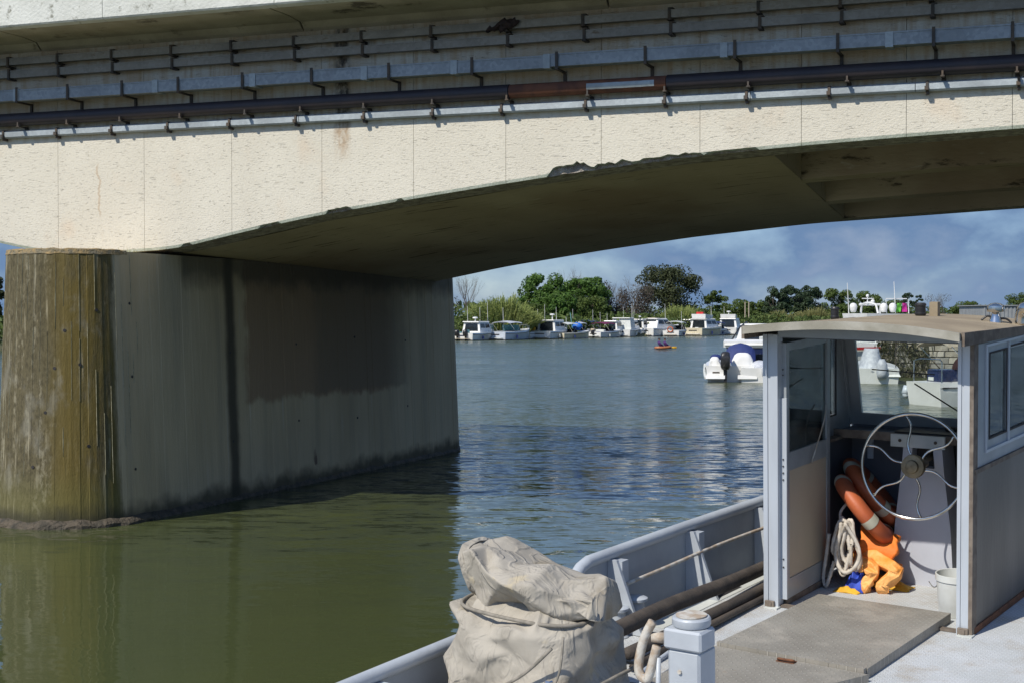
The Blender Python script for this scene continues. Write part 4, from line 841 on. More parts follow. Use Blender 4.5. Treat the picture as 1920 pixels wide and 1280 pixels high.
mb = MB(); mb.ball((-.75, .5, 1.15), .25, 8, (1.1, 1, .7)); mb.build('coiled_cover', 'navy', t, smooth=True)
mb = MB(); mb.tube([(-1.22, -.1, .2), (-1.3, 1, .45), (-1.32, 2.4, .75)], .07, 8); mb.build('fender', 'offwhite', t)
MB().box(-.9, -.55, -.06, -.01, .42, .75, .01).build('locker', 'bracket', t)

p = onz(1426, 717, 0); t = thing('small_boat', 'small white boat with blue and white covers against left cabin post', 'boat', T3(p.x, p.y, 0, -R(12)))
sec = hull(t, 5.2, 2.0, .7, 'white'); mb = MB(); mb.ball((-.05, .7, .72), .44, 10, (1.1, 1, .7)); mb.v = [tuple(Vector(q) * (1 + .08 * noise.noise(Vector(q) * 4))) for q in mb.v]; mb.build('cover', 'greytarp', t, smooth=True); mb = MB(); mb.ball((.3, .35, .82), .2, 8); mb.build('blue_cover', 'bluetarp', t, smooth=True); screen(t, 2, 1.6, .7, .6); outboard(t, .2, -.1, .3, .7, 'greytarp')

p = onz(1356, 686, 0); t = thing('motor_yacht', 'large white yacht with navy transom behind the sport boat', 'yacht', T3(p.x + 3.0, p.y + 1, -.30, -R(14)))
sec = hull(t, 13, 5.6, 1.75, 'navyhull'); MB().box(-2.75, 2.75, -.35, 6.2, 1.5, 1.74, .08).build('aft_deck', 'white', t)
MB().loft([[(-2.8, -.25, 1.45), (2.8, -.25, 1.45), (2.8, -.3, 1.8), (-2.8, -.3, 1.8)], [(-2.8, .3, 1.45), (2.8, .3, 1.45), (2.8, .3, 1.95), (-2.8, .3, 1.95)]]).build('transom_coaming', 'white', t)
house(t, 2.2, 9, 4.6, 1.7, 1.15, rake=3.2, aft=.3, aftopen=.1); MB().box(-.6, .5, .5, 1.1, 1.75, 2.2, .08).build('sunpad', 'offwhite', t)
for sx in (-1, 1): MB().tube([(sx * 2.4, .2, 1.8), (sx * 1.9, 1.4, 2.75), (sx * 1.6, 3.0, 3.05)], .05, 6).build('arch', 'black', t)
for k in range(6): MB().box(-.2 + .18 * k, -.08 + .18 * k, -.45 - .02, -.36, .98, 1.12 + .03 * (k % 2)).build('name_letter', 'offwhite', t)

yb = onz(1640, 688, 0); t = thing('flybridge_yacht', 'big white yacht with red stripe, satellite domes and radar mast seen over roof', 'yacht', T3(yb.x - 2.2, yb.y - .4, 0, -R(78)))
sec = hull(t, 8.5, 4.2, 1.5, 'white'); house(t, 1.6, 6.4, 3.6, 1.45, 1.25, rake=1.3, aft=.4, aftopen=.1)
MB().hexa([(-1.7, 1.0, 2.75), (1.7, 1.0, 2.75), (1.4, 5.0, 2.75), (-1.4, 5.0, 2.75)], [(-1.75, .9, 3.3), (1.75, .9, 3.3), (1.4, 5.3, 3.25), (-1.4, 5.3, 3.25)]).build('flybridge', 'white', t)
for sx in (-1, 1): MB().prism([(-.2, 1.12), (3.5, 1.14), (3.5, 1.3), (-.2, 1.28)], 'x', sx * 2.12 - .02, sx * 2.12 + .02).build('red_stripe', 'red', t)
MB().box(-1.75, 1.75, -.06, .0, 1.1, 1.3).build('red_stripe', 'red', t)
for x, y in ((-.9, 1.25), (-.9, 3.3), (-.9, 3.9)):
    mb = MB(); mb.lathe([(.1, -.25), (.16, -.22), (.2, -.1), (.24, .05), (.24, .12), (.2, .24), (.12, .31), (.03, .34)], (x, y, 3.62), 16); mb.build('satellite_dome', 'white', t, smooth=50)
mb = MB(); mb.tube([(-1.2, 1.9, 3.3), (-1.0, 1.85, 3.85), (-.3, 1.8, 3.95), (.3, 1.8, 3.95), (1.0, 1.85, 3.85), (1.2, 1.9, 3.3)], .07, 8); mb.tube([(-1.0, 1.7, 3.86), (-1.0, 3.1, 3.86)], .07, 8); mb.tube([(-1.0, 3.1, 3.86), (-1.2, 3.2, 3.3)], .06, 8); mb.build('radar_arch', 'white', t)
mb = MB(); mb.tube([(-.9, 2.2, 3.9), (-.9, 2.2, 4.5)], .04, 6); mb.box(-.95, -.85, 1.85, 2.6, 4.2, 4.26); mb.ball((-.9, 2.2, 4.4), .1, 8); mb.ball((-.9, 2.55, 4.05), .13, 8); mb.build('mast', 'white', t)
for y, h in ((.95, 1.9), (4.1, 2.0), (3.5, .9), (5.0, .9)): antenna(t, -.9, y, 3.3, h)
MB().tube([(-1.0, 3.5, 4.22), (-1.0, 4.9, 4.22)], .035, 6).build('radar_scanner', 'white', t)
for y, m in ((4.25, 'green'), (4.6, 'magenta')):
    mb = MB(); mb.loft([[(-1.0 + .04 * math.sin(i * 1.3 + k), y + .11 * k - .1 * i / 4 * (m == 'green'), 3.95 - .55 * i / 4) for k in range(4)] for i in range(5)], cap=False, closed=False); mb.build('flag', m, t)

p = onz(1643, 719, 0); t = thing('covered_boat', 'white boat under silver tarp seen through the cabin windscreen', 'boat', T3(p.x, p.y, 0, -R(10)))
sec = hull(t, 5.6, 2.2, .72, 'white', stripe='greyhull')
mb = MB(); rows = []
for i in range(11):
    q = i / 10; z = lerp(.55, 1.62, q); w = lerp(.62, .34, q); d = lerp(1.0, .3, q); rows.append([(-.18 + w * math.cos(a) + .05 * noise.noise((math.cos(a) * 2.5, math.sin(a) * 2.5, z * 1.5)), .9 + d * math.sin(a), z + .06 * noise.noise((a, 3, q))) for a in [k * .3927 for k in range(16)]])
mb.loft(rows); mb.build('cockpit_tarp', 'greytarp', t, smooth=True)
mb = MB(); mb.loft([[(.25 + w * math.cos(a), -.1 + w * .8 * math.sin(a), z) for a in [k * .5236 for k in range(12)]] for z, w in ((.25, .2), (.5, .26), (.9, .24), (1.15, .12))]); mb.build('covered_engine', 'greytarp', t, smooth=True)
mb = MB(); mb.loft([[(.55, .0, .5), (1.05, -.1, .42), (1.1, -.15, .34), (.5, -.1, .34)], [(.55, .5, .78), (1.05, .5, .7), (1.1, .5, .3), (.5, .5, .3)]]); mb.build('side_seat', 'white', t)
mb = MB(); mb.tube([(-1.05, .1, .15), (-1.1, .5, .5), (-1.1, 1.6, .6)], .09, 8); mb.build('fender', 'rubber', t)
mb = MB(); mb.tube([(-.95, .9, .6), (-.95, .8, 2.1), (-.9, 2.0, 2.15), (-.9, 2.2, .7)], .025, 6); mb.tube([(.95, .9, .6), (.95, .8, 2.1), (.9, 2.0, 2.15)], .025, 6); mb.tube([(-.95, .8, 2.1), (.95, .8, 2.1)], .025, 6); mb.build('bimini_frame', 'bracket', t)

p = onz(1716, 762, 0); t = thing('fishing_boat', 'white boat with black rubbing strip, tan canopy and navy box, behind helm', 'boat', T3(p.x + .55, p.y + .75, 0, -R(72)))
sec = hull(t, 5.8, 2.2, .82, 'white', stripe='black')
mb = MB(); mb.box(-.75, .15, .55, 1.5, .5, 1.25, .05); mb.build('cooler_box', 'navyhull', t)
mb = MB(); mb.box(-.62, -.3, .535, .548, .86, .98); mb.build('name_plate', 'offwhite', t)
bimini(t, .3, 3.2, 2.0, .8, 1.55, 'tan'); screen(t, 2.6, 1.7, .85, .75, 'tint')
mb = MB(); mb.lathe([(.05, -.03), (.35, -.02), (.36, .02), (.05, .03)], (0, 0, 0), 20); q = mb.build('round_cushion', 'ringorange', t); q.location = (-.35, 1.62, 1.35); q.rotation_euler = (R(70), 0, 0)
mb = MB(); mb.tube([(-.85, .1, .8), (-.85, .1, 1.55), (-.6, .2, 1.62), (.6, .2, 1.62), (.85, .1, 1.55), (.85, .1, .8)], .025, 6); mb.build('stern_rail', 'chrome', t)
mb = MB(); mb.tube([(-1.18, -.05, .35), (-1.2, .05, .62)], .13, 10); mb.ball((-1.19, 0, .34), .14, 8); mb.build('fender', 'greyhull', t, smooth=True)
mb = MB(); mb.tube([(.3 * math.cos(a), 0, .3 * math.sin(a)) for a in [k * .3927 for k in range(16)]], .09, 8, closed=True); q = mb.build('life_ring', 'ringorange', t, smooth=True); q.location = (-.5, 2.35, 1.15); q.rotation_euler = (0, 0, R(70))

# rubber dinghy with two people out on the river
p = onz(1243, 655, 0); dg = thing('dinghy', 'tiny orange inflatable dinghy out on the open water', 'dinghy', T3(p.x, p.y, 0, R(-70)))
mb = MB(); mb.tube([(.38 * math.cos(a) * (1 if math.sin(a) < 0 else .9), .74 * math.sin(a), .17 + .06 * max(0, math.sin(a))) for a in [k * .3142 for k in range(20)]], .14, 8, closed=True); mb.build('tube', 'inflatable', dg, smooth=True)
MB().box(-.4, .4, -.8, .8, .06, .12).build('floor', 'rubber', dg); mb = MB(); mb.box(-.15, .15, 1.0, 1.4, .08, .28, .04); mb.tube([(0, .7, .22), (0, 1.1, .22)], .04, 6); mb.build('tow_float', 'yellow', dg)
def person(label, x, y, rz):
    m4 = T3(p.x, p.y, 0, R(-70)) @ T3(x, y, .16, rz)
    t = thing('person', label, 'person', m4, None)
    v = [(0, 0, .1), (0, .02, .35), (0, .03, .55), (0, .05, .68), (.19, .03, .52), (.25, .16, .32), (.12, .36, .3), (-.19, .03, .52), (-.25, .16, .32), (-.12, .36, .3), (.1, .36, .22), (.12, .62, .03), (-.1, .36, .22), (-.12, .62, .03)]
    e = [(0, 1), (1, 2), (2, 3), (2, 4), (4, 5), (5, 6), (2, 7), (7, 8), (8, 9), (0, 10), (10, 11), (0, 12), (12, 13)]
    me = bpy.data.meshes.new('body'); me.from_pydata(v, e, []); me.materials.append(M['purple']); o = bpy.data.objects.new('body', me); COL.objects.link(o); o.parent = t
    md = o.modifiers.new('skin', 'SKIN'); rad = [.13, .15, .15, .06, .07, .05, .04, .07, .05, .04, .08, .055, .08, .055]
    if not me.skin_vertices: 
        bpy.context.view_layer.objects.active = o
    for k, sv in enumerate(me.skin_vertices[0].data): sv.radius = (rad[k], rad[k]); sv.use_root = (k == 0)
    o.modifiers.new('sub', 'SUBSURF').levels = 1; o.modifiers['sub'].render_levels = 1
    mb = MB(); mb.ball((0, .06, .80), .105, 10, (.85, 1, 1.15)); mb.ball((0, .165, .79), .02, 5); mb.build('head', 'skin', t, smooth=True)
    mb = MB(); mb.ball((0, .035, .845), .112, 8, (.9, 1, .85)); mb.build('hair', 'rubber', t, smooth=True)
    return t
person('person in purple shirt sitting at the left in the orange dinghy', -.06, -.42, 0)
person('person in purple shirt sitting at the right in the orange dinghy', .05, .12, 0)

# stone quay behind the jetty boats, with dry ivy; grey shed beyond
QA = Vector((19.3, 77.5, 0)); QB = Vector((26.8, 71.5, 0)); qd = (QB - QA).normalized(); qn = Vector((-qd.y, qd.x, 0))
QM = Matrix(((qd.x, qn.x, 0, QA.x), (qd.y, qn.y, 0, QA.y), (0, 0, 1, 0), (0, 0, 0, 1))); ql = (QB - QA).length
quay = thing('quay_wall', 'rough stone quay wall behind the moored boats at right', 'wall', QM)
MB().box(0, ql + 14, .08, 12, -1, 2.25).build('wall_core', 'mortar', quay)
stone_meshes = {}
z = -.15; row = 0
while z < 2.2:
    hgt = rng.choice((.26, .3, .34)); x = -rng.uniform(0, .3)
    while x < ql + 1.5:
        w = rng.choice((.38, .5, .62, .74)); key = (w, hgt, rng.randrange(3))
        if key not in stone_meshes:
            mb = MB(); mb.box(.012, w - .012, -.02 - .03 * key[2], .2, .012, hgt - .012, .03); mb.v = [(a + .02 * noise.noise((a * 5, c * 5, key[2])), b + .03 * noise.noise((a * 4, c * 4, key[2] + 4)), c + .015 * noise.noise((a * 6, b, c * 6))) for a, b, c in mb.v]
            o = mb.build('stone', STONES[key[2]], quay); o.location = (x, 0, z); stone_meshes[key] = o
        else:
            o = stone_meshes[key].copy(); COL.objects.link(o); o.parent = quay; o.location = (x, 0, z)
        x += w
    z += hgt; row += 1
MB().box(-.1, ql + 14, -.1, 12, 2.26, 2.42).build('coping', STONES[2], quay)
mb = MB(); ri = random.Random(9)
for k in range(46):
    x = ri.uniform(-.1, 2.6) ; zt = ri.uniform(.2, 2.3) * (1 - .18 * x); leaves(mb, Vector((x, -.14, zt)), (.28, .16, .34), 34, .13, ri, .4)
for k in range(30):
    x = ri.uniform(-.1, 2.8); mb.tube([(x, -.08, 2.2), (x + ri.uniform(-.2, .2), -.16, 1.3), (x + ri.uniform(-.3, .3), -.12, ri.uniform(.2, .7))], .014, 4)
tag(mb.build('ivy_plant', 'ivy', mx=QM), 'dry brownish ivy hanging over the left end of the stone quay', 'plant')
p = Vector((38, 118, 0)); sh = thing('grey_shed', 'plain grey corrugated shed wall showing above the cabin roof', 'shed', T3(p.x - .6, p.y, 0, 0))
MB().box(0, 12, .05, 6, 0, 3.95).build('wall', 'shed', sh); mb = MB(); [mb.box(.15 + .3 * k, .27 + .3 * k, .0, .05, .2, 3.9) for k in range(39)]; mb.build('ribs', 'shed', sh); MB().box(-.15, 12.1, -.1, 6.1, 3.953, 4.03).build('roof', 'shed', sh)
MB().box(-5.5, 70, -6, 30, -.6, .9).build('quay_ground', 'bank', mx=T3(p.x, p.y, 0))['kind'] = 'structure'

# ------------------------------------------------------------------ the work boat in front (frame a = athwart, b = towards bow, c = up)
bv = ray(2900, 370).normalized(); bu = -ray(-3050, 480).normalized(); bu = (bu - bv * bu.dot(bv)).normalized(); bwv = bu.cross(bv); BO = CAM + ray(1815, 1192) * 10.1
WM = Matrix(((bu.x, bv.x, bwv.x, BO.x), (bu.y, bv.y, bwv.y, BO.y), (bu.z, bv.z, bwv.z, BO.z), (0, 0, 0, 1)))
boat = thing('work_boat', 'grey aluminium work boat with open wheelhouse, moored in the foreground', 'boat', WM)
def bx(name, m, *a, bev=0, par=boat, label=None):
    o = MB().box(*a, bev=bev).build(name, m, par)
    if label: o['label'] = label
    return o
# hull and bulwarks
def plan(b): return interp([(-7, -2.0), (-5, -2.14), (-2, -2.16), (0, -2.14), (1.2, -2.06), (2.2, -1.86), (3.2, -1.45), (4.0, -1.0), (4.5, -.72)], b)
def railc(b): return interp([(-7, .36), (-1.75, .365), (-1.72, .38), (-1.5, .52), (-1.4, .545), (0, .535), (1.5, .545), (3, .6), (4.5, .7)], b)
bs = [-7, -6, -5, -4, -3, -2.4, -1.75, -1.5, -1.35, -.5, 0, .6, 1.2, 1.7, 2.2, 2.7, 3.2, 3.6, 4.0, 4.5]
mirror = lambda a: -.55 - a
mb = MB(); rows = []
for b in bs:
    a = plan(b) - .03; m_ = mirror(a); rows.append([(a + .25, b, -1.9), (a, b, -.5), (a - .02, b, -.03), (m_ + .02, b, -.03), (m_, b, -.5), (m_ - .25, b, -1.9)])
mb.loft(rows); mb.build('hull', 'paint_dk', boat)
mb = MB(); rows = [[(plan(b) + .01, b, -.028), (plan(b) + .01, b, 0), (mirror(plan(b)) - .01, b, 0), (mirror(plan(b)) - .01, b, -.028)] for b in bs]; mb.loft(rows); mb.build('deck', 'deck', boat)
for f in (lambda a: a, mirror):
    mb = MB(); rows = [[(f(plan(b) - .012), b, -.03), (f(plan(b) - .012), b, railc(b) - .02), (f(plan(b) + .0), b, railc(b) - .02), (f(plan(b) + .0), b, -.03)] for b in bs]; mb.loft(rows); mb.build('bulwark', 'paint_dk', boat)
    mb = MB(); mb.tube([(f(plan(b) - .01), b, railc(b)) for b in [-7 + .1 * k for k in range(116)]], .042, 12); mb.build('top_rail', 'paint', boat, smooth=True)
for b in (-5.6, -4.7, -3.75, -2.7, -1.15, -.03, 1.02, 2.0):
    a = plan(b) + .001; h = railc(b) - .03; mb = MB(); w = .014
    mb.loft([[(a, b - w, .005), (a + .27, b - w, .005), (a + .25, b - w, .04), (a + .07, b - w, h), (a, b - w, h)], [(a, b + w, .005), (a + .27, b + w, .005), (a + .25, b + w, .04), (a + .07, b + w, h), (a, b + w, h)]])
    mb.box(a - .0, a + .10, b + w, b + .10, .005, h * .98); mb.build('bulwark_bracket', 'paint', boat)
mb = MB(); mb.tube(smoothpath([(-2.05, -1.13, .335), (-2.03, -.5, .345), (-2.02, .1, .355), (-1.99, .7, .36), (-1.93, 1.4, .365)], 5), .014, 8); mb.build('side_rod', 'rod', boat, smooth=True)
mb = MB(); mb.tube([(-2.04, -5.2, .15), (-2.04, -2.9, .16)], .016, 8); mb.build('side_rod', 'rod', boat, smooth=True)
bx('drain_plate', 'rubber', -2.02, -1.90, -.02, .42, .002, .008); bx('margin_plate', 'offwhite', -2.12, -1.86, -.9, .9, .0015, .0045)
for b, h in ((-1.24, .19), (-.98, .2)):
    mb = MB(); mb.lathe([(.075, 0), (.06, .015), (.055, h - .02), (.078, h - .005), (.08, h + .012), (.06, h + .022)], (-2.03, b, .005), 18); mb.build('mooring_bitt', 'paint', boat, smooth=35)
# raised hatch plates
mb = MB(); mb.hexa([(-1.275, -1.18, .002), (-.228, -1.245, .002), (-.21, .275, .002), (-1.21, .30, .002)], [(-1.275, -1.18, .068), (-.228, -1.245, .068), (-.21, .275, .068), (-1.21, .30, .068)]); mb.build('hatch_plate', 'chequer', boat)
mb = MB(); mb.hexa([(-1.28, -1.225, .04), (-.235, -1.29, .04), (-.235, -1.247, .04), (-1.28, -1.183, .04)], [(-1.28, -1.225, .075), (-.235, -1.29, .075), (-.235, -1.247, .075), (-1.28, -1.183, .075)]); mb.build('hatch_lip', 'chequer', boat)
mb = MB(); P = [(-1.29, -1.232), (-.2, -1.298), (-.33, -1.60), (-.62, -2.5), (-1.3, -2.5)]; mb.loft([[(x, y, .002) for x, y in reversed(P)], [(x, y, .05) for x, y in reversed(P)]]); o = mb.build('hatch_plate', 'chequer', boat)
mb = MB(); mb.box(-.80, -.68, -1.345, -1.285, .051, .055); mb.build('pull_recess', 'rust', boat)
mb = MB(); mb.tube(smoothpath([(-.79, -1.315, .055), (-.785, -1.34, .07), (-.74, -1.345, .072), (-.69, -1.335, .07), (-.685, -1.31, .055)], 4), .008, 6); mb.build('hatch_handle', 'rust', boat, smooth=True)

# wheelhouse
CBL = 1.66                                        # inner face of its front wall
def post(a0, a1, b0, b1, c0=.0, c1=2.015, m='alu_lt'):
    mb = MB(); n = (a1 - a0)
    mb.box(a0, a0 + n * .30, b0, b1, c0, c1); mb.box(a0 + n * .32, a0 + n * .5, b0 + .008, b1, c0, c1); mb.box(a0 + n * .52, a1, b0, b1, c0, c1); return mb.build('corner_post', m, boat)
post(-1.515, -1.40, .0, .09); post(-.082, .0, .0, .09)
bx('post_edge', 'trim', .001, .028, -.005, .09, 0, 2.0)
for a in (-1.50, -.07):
    mb = MB(); mb.box(a, a + .075, -.022, -.001, .002, .055, .004); mb.box(a + .02, a + .055, -.03, -.0225, .012, .045); mb.build('post_foot', 'trim', boat); bx('foot_plate', 'offwhite', a + .01, a + .11, -.05, .02, .001, .012)
# roof
def rc(a, b=1.3): return 2.128 - .052 * ((a + .78) / .77) ** 2 - .037 * b
mb = MB(); rows = []
As = [-1.545 + 1.562 * k / 24 for k in range(25)]
for b in (-.25, 1.86):
    rows.append([(a, b, rc(a, b)) for a in As] + [(a, b, rc(a, b) - .03) for a in reversed(As)])
mb.loft(rows); mb.build('roof', 'roof', boat, smooth=30)
mb = MB(); mb.loft([[(a, -.275, rc(a, -.26) + .006), (a, -.252, rc(a, -.26) + .006), (a, -.252, rc(a, -.26) - .05), (a, -.275, rc(a, -.26) - .05)] for a in As]); mb.build('roof_front_edge', 'rooffront', boat, smooth=30)
for a in (.018, -1.568): MB().hexa([(a, -.24, 2.0), (a + .022, -.24, 2.0), (a + .022, 1.86, rc(a, 1.86) - .04), (a, 1.86, rc(a, 1.86) - .04)], [(a, -.24, rc(a, -.24) + .008), (a + .022, -.24, rc(a, -.24) + .008), (a + .022, 1.86, rc(a, 1.86) + .008), (a, 1.86, rc(a, 1.86) + .008)]).build('roof_side_edge', 'trim', boat)
mb = MB(); ha = [lerp(-1.40, -.082, k / 16) for k in range(17)]; mb.loft([[(a, .01, 1.998), (a, .08, 1.998), (a, .08, rc(a, .08) - .034), (a, .01, rc(a, .01) - .034)] for a in ha]); mb.build('door_header', 'alu', boat)
bx('roof_lining', 'inner', -1.5, 0, .085, 1.42, 1.985, 1.995)
# right side wall
bx('side_panel', 'sidepanel', .0, .018, .10, CBL, .05, 1.11); bx('sill_trim', 'trim', -.005, .036, .03, CBL + .02, 1.112, 1.142); bx('foot_trim', 'rust', .0, .03, .05, CBL, .004, .05)
def framed(a0, a1, b0, b1, c0, c1, wins, par=boat, m='alu', pane='tint', name='window_frame'):
    """wall plate with window openings: rails above and below, stiles between, panes inside"""
    mb = MB(); mb.box(a0, a1, b0, b1, c0, wins[0][2]); mb.box(a0, a1, b0, b1, wins[0][3], c1); prev = b0
    for w0, w1, z0, z1 in wins: mb.box(a0, a1, prev, w0, z0, z1); prev = w1
    mb.box(a0, a1, prev, b1, wins[0][2], wins[0][3]); f = mb.build(name, m, par)
    for w0, w1, z0, z1 in wins:
        g = MB(); g.box(a0 + .008, a0 + .013, w0 + .004, w1 - .004, z0 + .004, z1 - .004); g.build('pane', pane, f)
        e = MB(); t_ = .012; e.box(a0 - .004, a1 + .006, w0 - t_, w0, z0 - t_, z1 + t_); e.box(a0 - .004, a1 + .006, w1, w1 + t_, z0 - t_, z1 + t_); e.box(a0 - .004, a1 + .006, w0, w1, z0 - t_, z0); e.box(a0 - .004, a1 + .006, w0, w1, z1, z1 + t_); e.build('gasket', 'rubber', f)
    return f
framed(.0, .022, .095, CBL - .05, 1.145, 1.985, [(.36, .745, 1.32, 1.90), (.83, 1.45, 1.32, 1.91)])
bx('window_rail', 'alu_lt', .0225, .034, .26, 1.55, 1.225, 1.245); bx('window_rail', 'alu_lt', .0225, .034, .26, 1.55, 1.955, 1.972); bx('window_stile', 'alu_lt', .0225, .034, .26, .28, 1.246, 1.954); bx('window_stile', 'alu_lt', .0225, .034, .775, .80, 1.246, 1.954)
# left side wall
bx('side_panel', 'inner', -1.515, -1.50, .10, CBL, .02, 1.11); framed(-1.515, -1.495, .095, CBL - .05, 1.112, 1.985, [(.2, .62, 1.28, 1.90), (.74, 1.30, 1.28, 1.91)], pane='clear')
bx('sill_shelf', 'trim', -1.495, -1.42, .6, CBL, 1.09, 1.11)
# front wall, windscreen raked aft towards the top
bx('front_wall', 'inner', -1.5, .0, CBL, CBL + .02, .0, 1.16)
bx('floor_sill', 'trim', -1.49, -.01, CBL - .03, CBL, .0, .04)
def wsb(c): return lerp(1.63, 1.43, (c - 1.2) / .8)
wf = MB()
def rk(a0, a1, c0, c1, t0=-.0, t1=.035): wf.hexa([(a0, wsb(c0) + t0, c0), (a1, wsb(c0) + t0, c0), (a1, wsb(c0) + t1, c0), (a0, wsb(c0) + t1, c0)], [(a0, wsb(c1) + t0, c1), (a1, wsb(c1) + t0, c1), (a1, wsb(c1) + t1, c1), (a0, wsb(c1) + t1, c1)])
rk(-1.5, 0, 1.16, 1.255); rk(-1.5, 0, 1.93, 1.985); rk(-1.5, -1.40, 1.255, 1.93); rk(-.06, 0, 1.255, 1.93)
ws = wf.build('windscreen', 'alu', boat)
g = MB(); g.hexa([(-1.40, wsb(1.255) + .015, 1.255), (-.06, wsb(1.255) + .015, 1.255), (-.06, wsb(1.255) + .02, 1.255), (-1.40, wsb(1.255) + .02, 1.255)], [(-1.40, wsb(1.93) + .015, 1.93), (-.06, wsb(1.93) + .015, 1.93), (-.06, wsb(1.93) + .02, 1.93), (-1.40, wsb(1.93) + .02, 1.93)]); g.build('pane', 'clear', ws)
g = MB(); g.tube([(-.52, wsb(1.25) + .05, 1.25), (-.95, wsb(1.55) + .05, 1.52)], .006, 6); g.tube([(-.52, wsb(1.25) + .05, 1.25), (-.36, wsb(1.4) + .05, 1.40)], .006, 6); g.tube([(-1.30, wsb(1.58) + .05, 1.62), (-.78, wsb(1.6) + .05, 1.60)], .005, 6); g.box(-.56, -.48, wsb(1.25) + .03, wsb(1.25) + .06, 1.235, 1.262); g.build('wiper', 'black', ws)
mb = MB()                                          # slanting front corner pillars
for a in (-1.513, -.02): mb.hexa([(a, 1.585, 1.16), (a + .03, 1.585, 1.16), (a + .03, 1.628, 1.16), (a, 1.628, 1.16)], [(a, 1.38, 1.985), (a + .03, 1.38, 1.985), (a + .03, 1.43, 1.985), (a, 1.43, 1.985)])
mb.build('corner_pillar', 'alu', boat)
# dash
bx('dashboard', 'black', -1.0, -.03, 1.28, 1.615, 1.145, 1.175, bev=.006); bx('dash_edge', 'trim', -1.495, -.03, 1.262, 1.279, 1.10, 1.165); bx('dash_shelf', 'inner', -1.495, -1.0, 1.28, 1.655, 1.12, 1.14)
for a, b in ((-.62, 1.5), (-.45, 1.48), (-.3, 1.5)): mb = MB(); mb.lathe([(.045, 0), (.05, .02), (.04, .03), (.015, .032)], (a, b, 1.176), 16); mb.build('gauge', 'rubber', boat)
mb = MB(); mb.tube([(-.28, 1.35, 1.17), (-.285, 1.33, 1.45)], .014, 8); mb.ball((-.285, 1.33, 1.48), .035, 8); mb.build('throttle_lever', 'black', boat, smooth=True)
bx('wall_strip', 'greyhull', -1.36, -1.31, CBL - .022, CBL - .002, .88, 1.06, bev=.004)
# helm pedestal, a tapering box with a dark opening
ped = MB(); fb_ = 1.16
def ring(c, l, r_, b0, b1): return [(l, b0, c), (r_, b0, c), (r_, b1, c), (l, b1, c)]
ped.loft([ring(.0, -.985, -.49, fb_ + .02, 1.52), ring(.45, -.955, -.515, fb_ + .02, 1.5), ring(.92, -.905, -.575, fb_ + .03, 1.46)]); ped.build('helm_pedestal', 'console', boat)
mb = MB(); mb.loft([ring(.92, -.905, -.83, fb_ + .03, 1.46), ring(1.145, -.885, -.815, fb_ + .03, 1.45)]); mb.loft([ring(.92, -.645, -.575, fb_ + .03, 1.46), ring(1.145, -.665, -.595, fb_ + .03, 1.45)]); mb.build('pedestal_cheeks', 'console', boat)
bx('pedestal_opening', 'rubber', -.83, -.66, 1.30, 1.40, .921, 1.144)
o = bx('header_board', 'offwhite', -.985, -.56, 1.165, 1.188, 1.075, 1.172)
for a in (-.91, -.63): mb = MB(); mb.cyl((a, 1.164, 1.125), (a, 1.158, 1.125), .013, 10); mb.build('bolt', 'bracket', o)
bx('side_locker', 'inner', -.47, -.06, 1.36, 1.65, .45, 1.08, bev=.01)
mb = MB(); mb.tube([(-.36, 1.33, .62), (-.33, 1.33, .62)], .03, 10); mb.build('red_valve', 'red', boat); mb = MB(); mb.tube(smoothpath([(-.42, 1.34, 1.0), (-.40, 1.3, .7), (-.36, 1.33, .45), (-.38, 1.3, .1)], 5), .014, 7); mb.build('hose', 'rubber', boat, smooth=True)
# steering wheel
wheel = bpy.data.objects.new('steering_wheel', None); COL.objects.link(wheel); wheel.parent = boat; wheel.location = (-.672, .80, .995); wheel.rotation_euler = (R(-4), 0, R(3))
WR = .392
mb = MB(); mb.tube([(WR * math.cos(a), 0, WR * math.sin(a)) for a in [k * math.pi / 36 for k in range(72)]], .0125, 10, closed=True); mb.build('rim', 'chrome', wheel, smooth=True)
mb = MB(); prof_ = [(.03, -.06), (.045, -.055), (.05, -.035), (.085, -.03), (.09, .0), (.085, .03), (.05, .035), (.03, .3)]
mb.loft([[(r_ * math.cos(a), z_, r_ * math.sin(a)) for a in [-k * math.pi / 12 for k in range(24)]] for r_, z_ in prof_]); mb.build('hub', 'bronze', wheel, smooth=35)
for k in range(6):
    a = R(100 + 60 * k); ca, sa = math.cos(a), math.sin(a); pts = []
    for j in range(13):
        q = j / 12; r_ = lerp(.075, WR - .008, q); off = .022 * math.sin(q * math.pi * 2) * 1.0; pts.append((r_ * ca - off * sa, .018 * math.sin(q * 3.14) , r_ * sa + off * ca))
    mb = MB(); mb.tube(pts, .0085, 8); mb.build('spoke', 'chrome', wheel, smooth=True)
mb = MB(); mb.cyl((-.672, .82, .99), (-.70, 1.34, 1.0), .022, 10); mb.build('wheel_shaft', 'bronze', boat, smooth=True)
# open door, swung inward along the left side
door = bpy.data.objects.new('cabin_door', None); COL.objects.link(door); door.parent = boat; door.location = (-1.385, .075, 0)
door.rotation_euler = (0, 0, R(1.5))
mb = MB(); mb.box(-.02, .02, .0, .055, .055, 1.95); mb.box(-.02, .02, .80, .86, .055, 1.95); mb.box(-.018, .018, .056, .799, .055, .20); mb.box(-.018, .018, .056, .799, 1.005, 1.14); mb.box(-.018, .018, .056, .799, 1.89, 1.95); mb.build('door_frame', 'alu', door)
bx('lower_panel', 'cream', -.008, .012, .056, .799, .201, 1.004, par=door); bx('pane', 'tint', -.002, .004, .056, .799, 1.141, 1.889, par=door)
bx('door_edge_strip', 'alu_lt', -.03, .03, -.022, -.002, .06, 1.55, par=door)
mb = MB()
for c in (.3, .36, .95, 1.0, 1.05, 1.1, 1.72, 1.76): mb.cyl((.005, -.023, c), (.005, -.029, c), .006, 8)
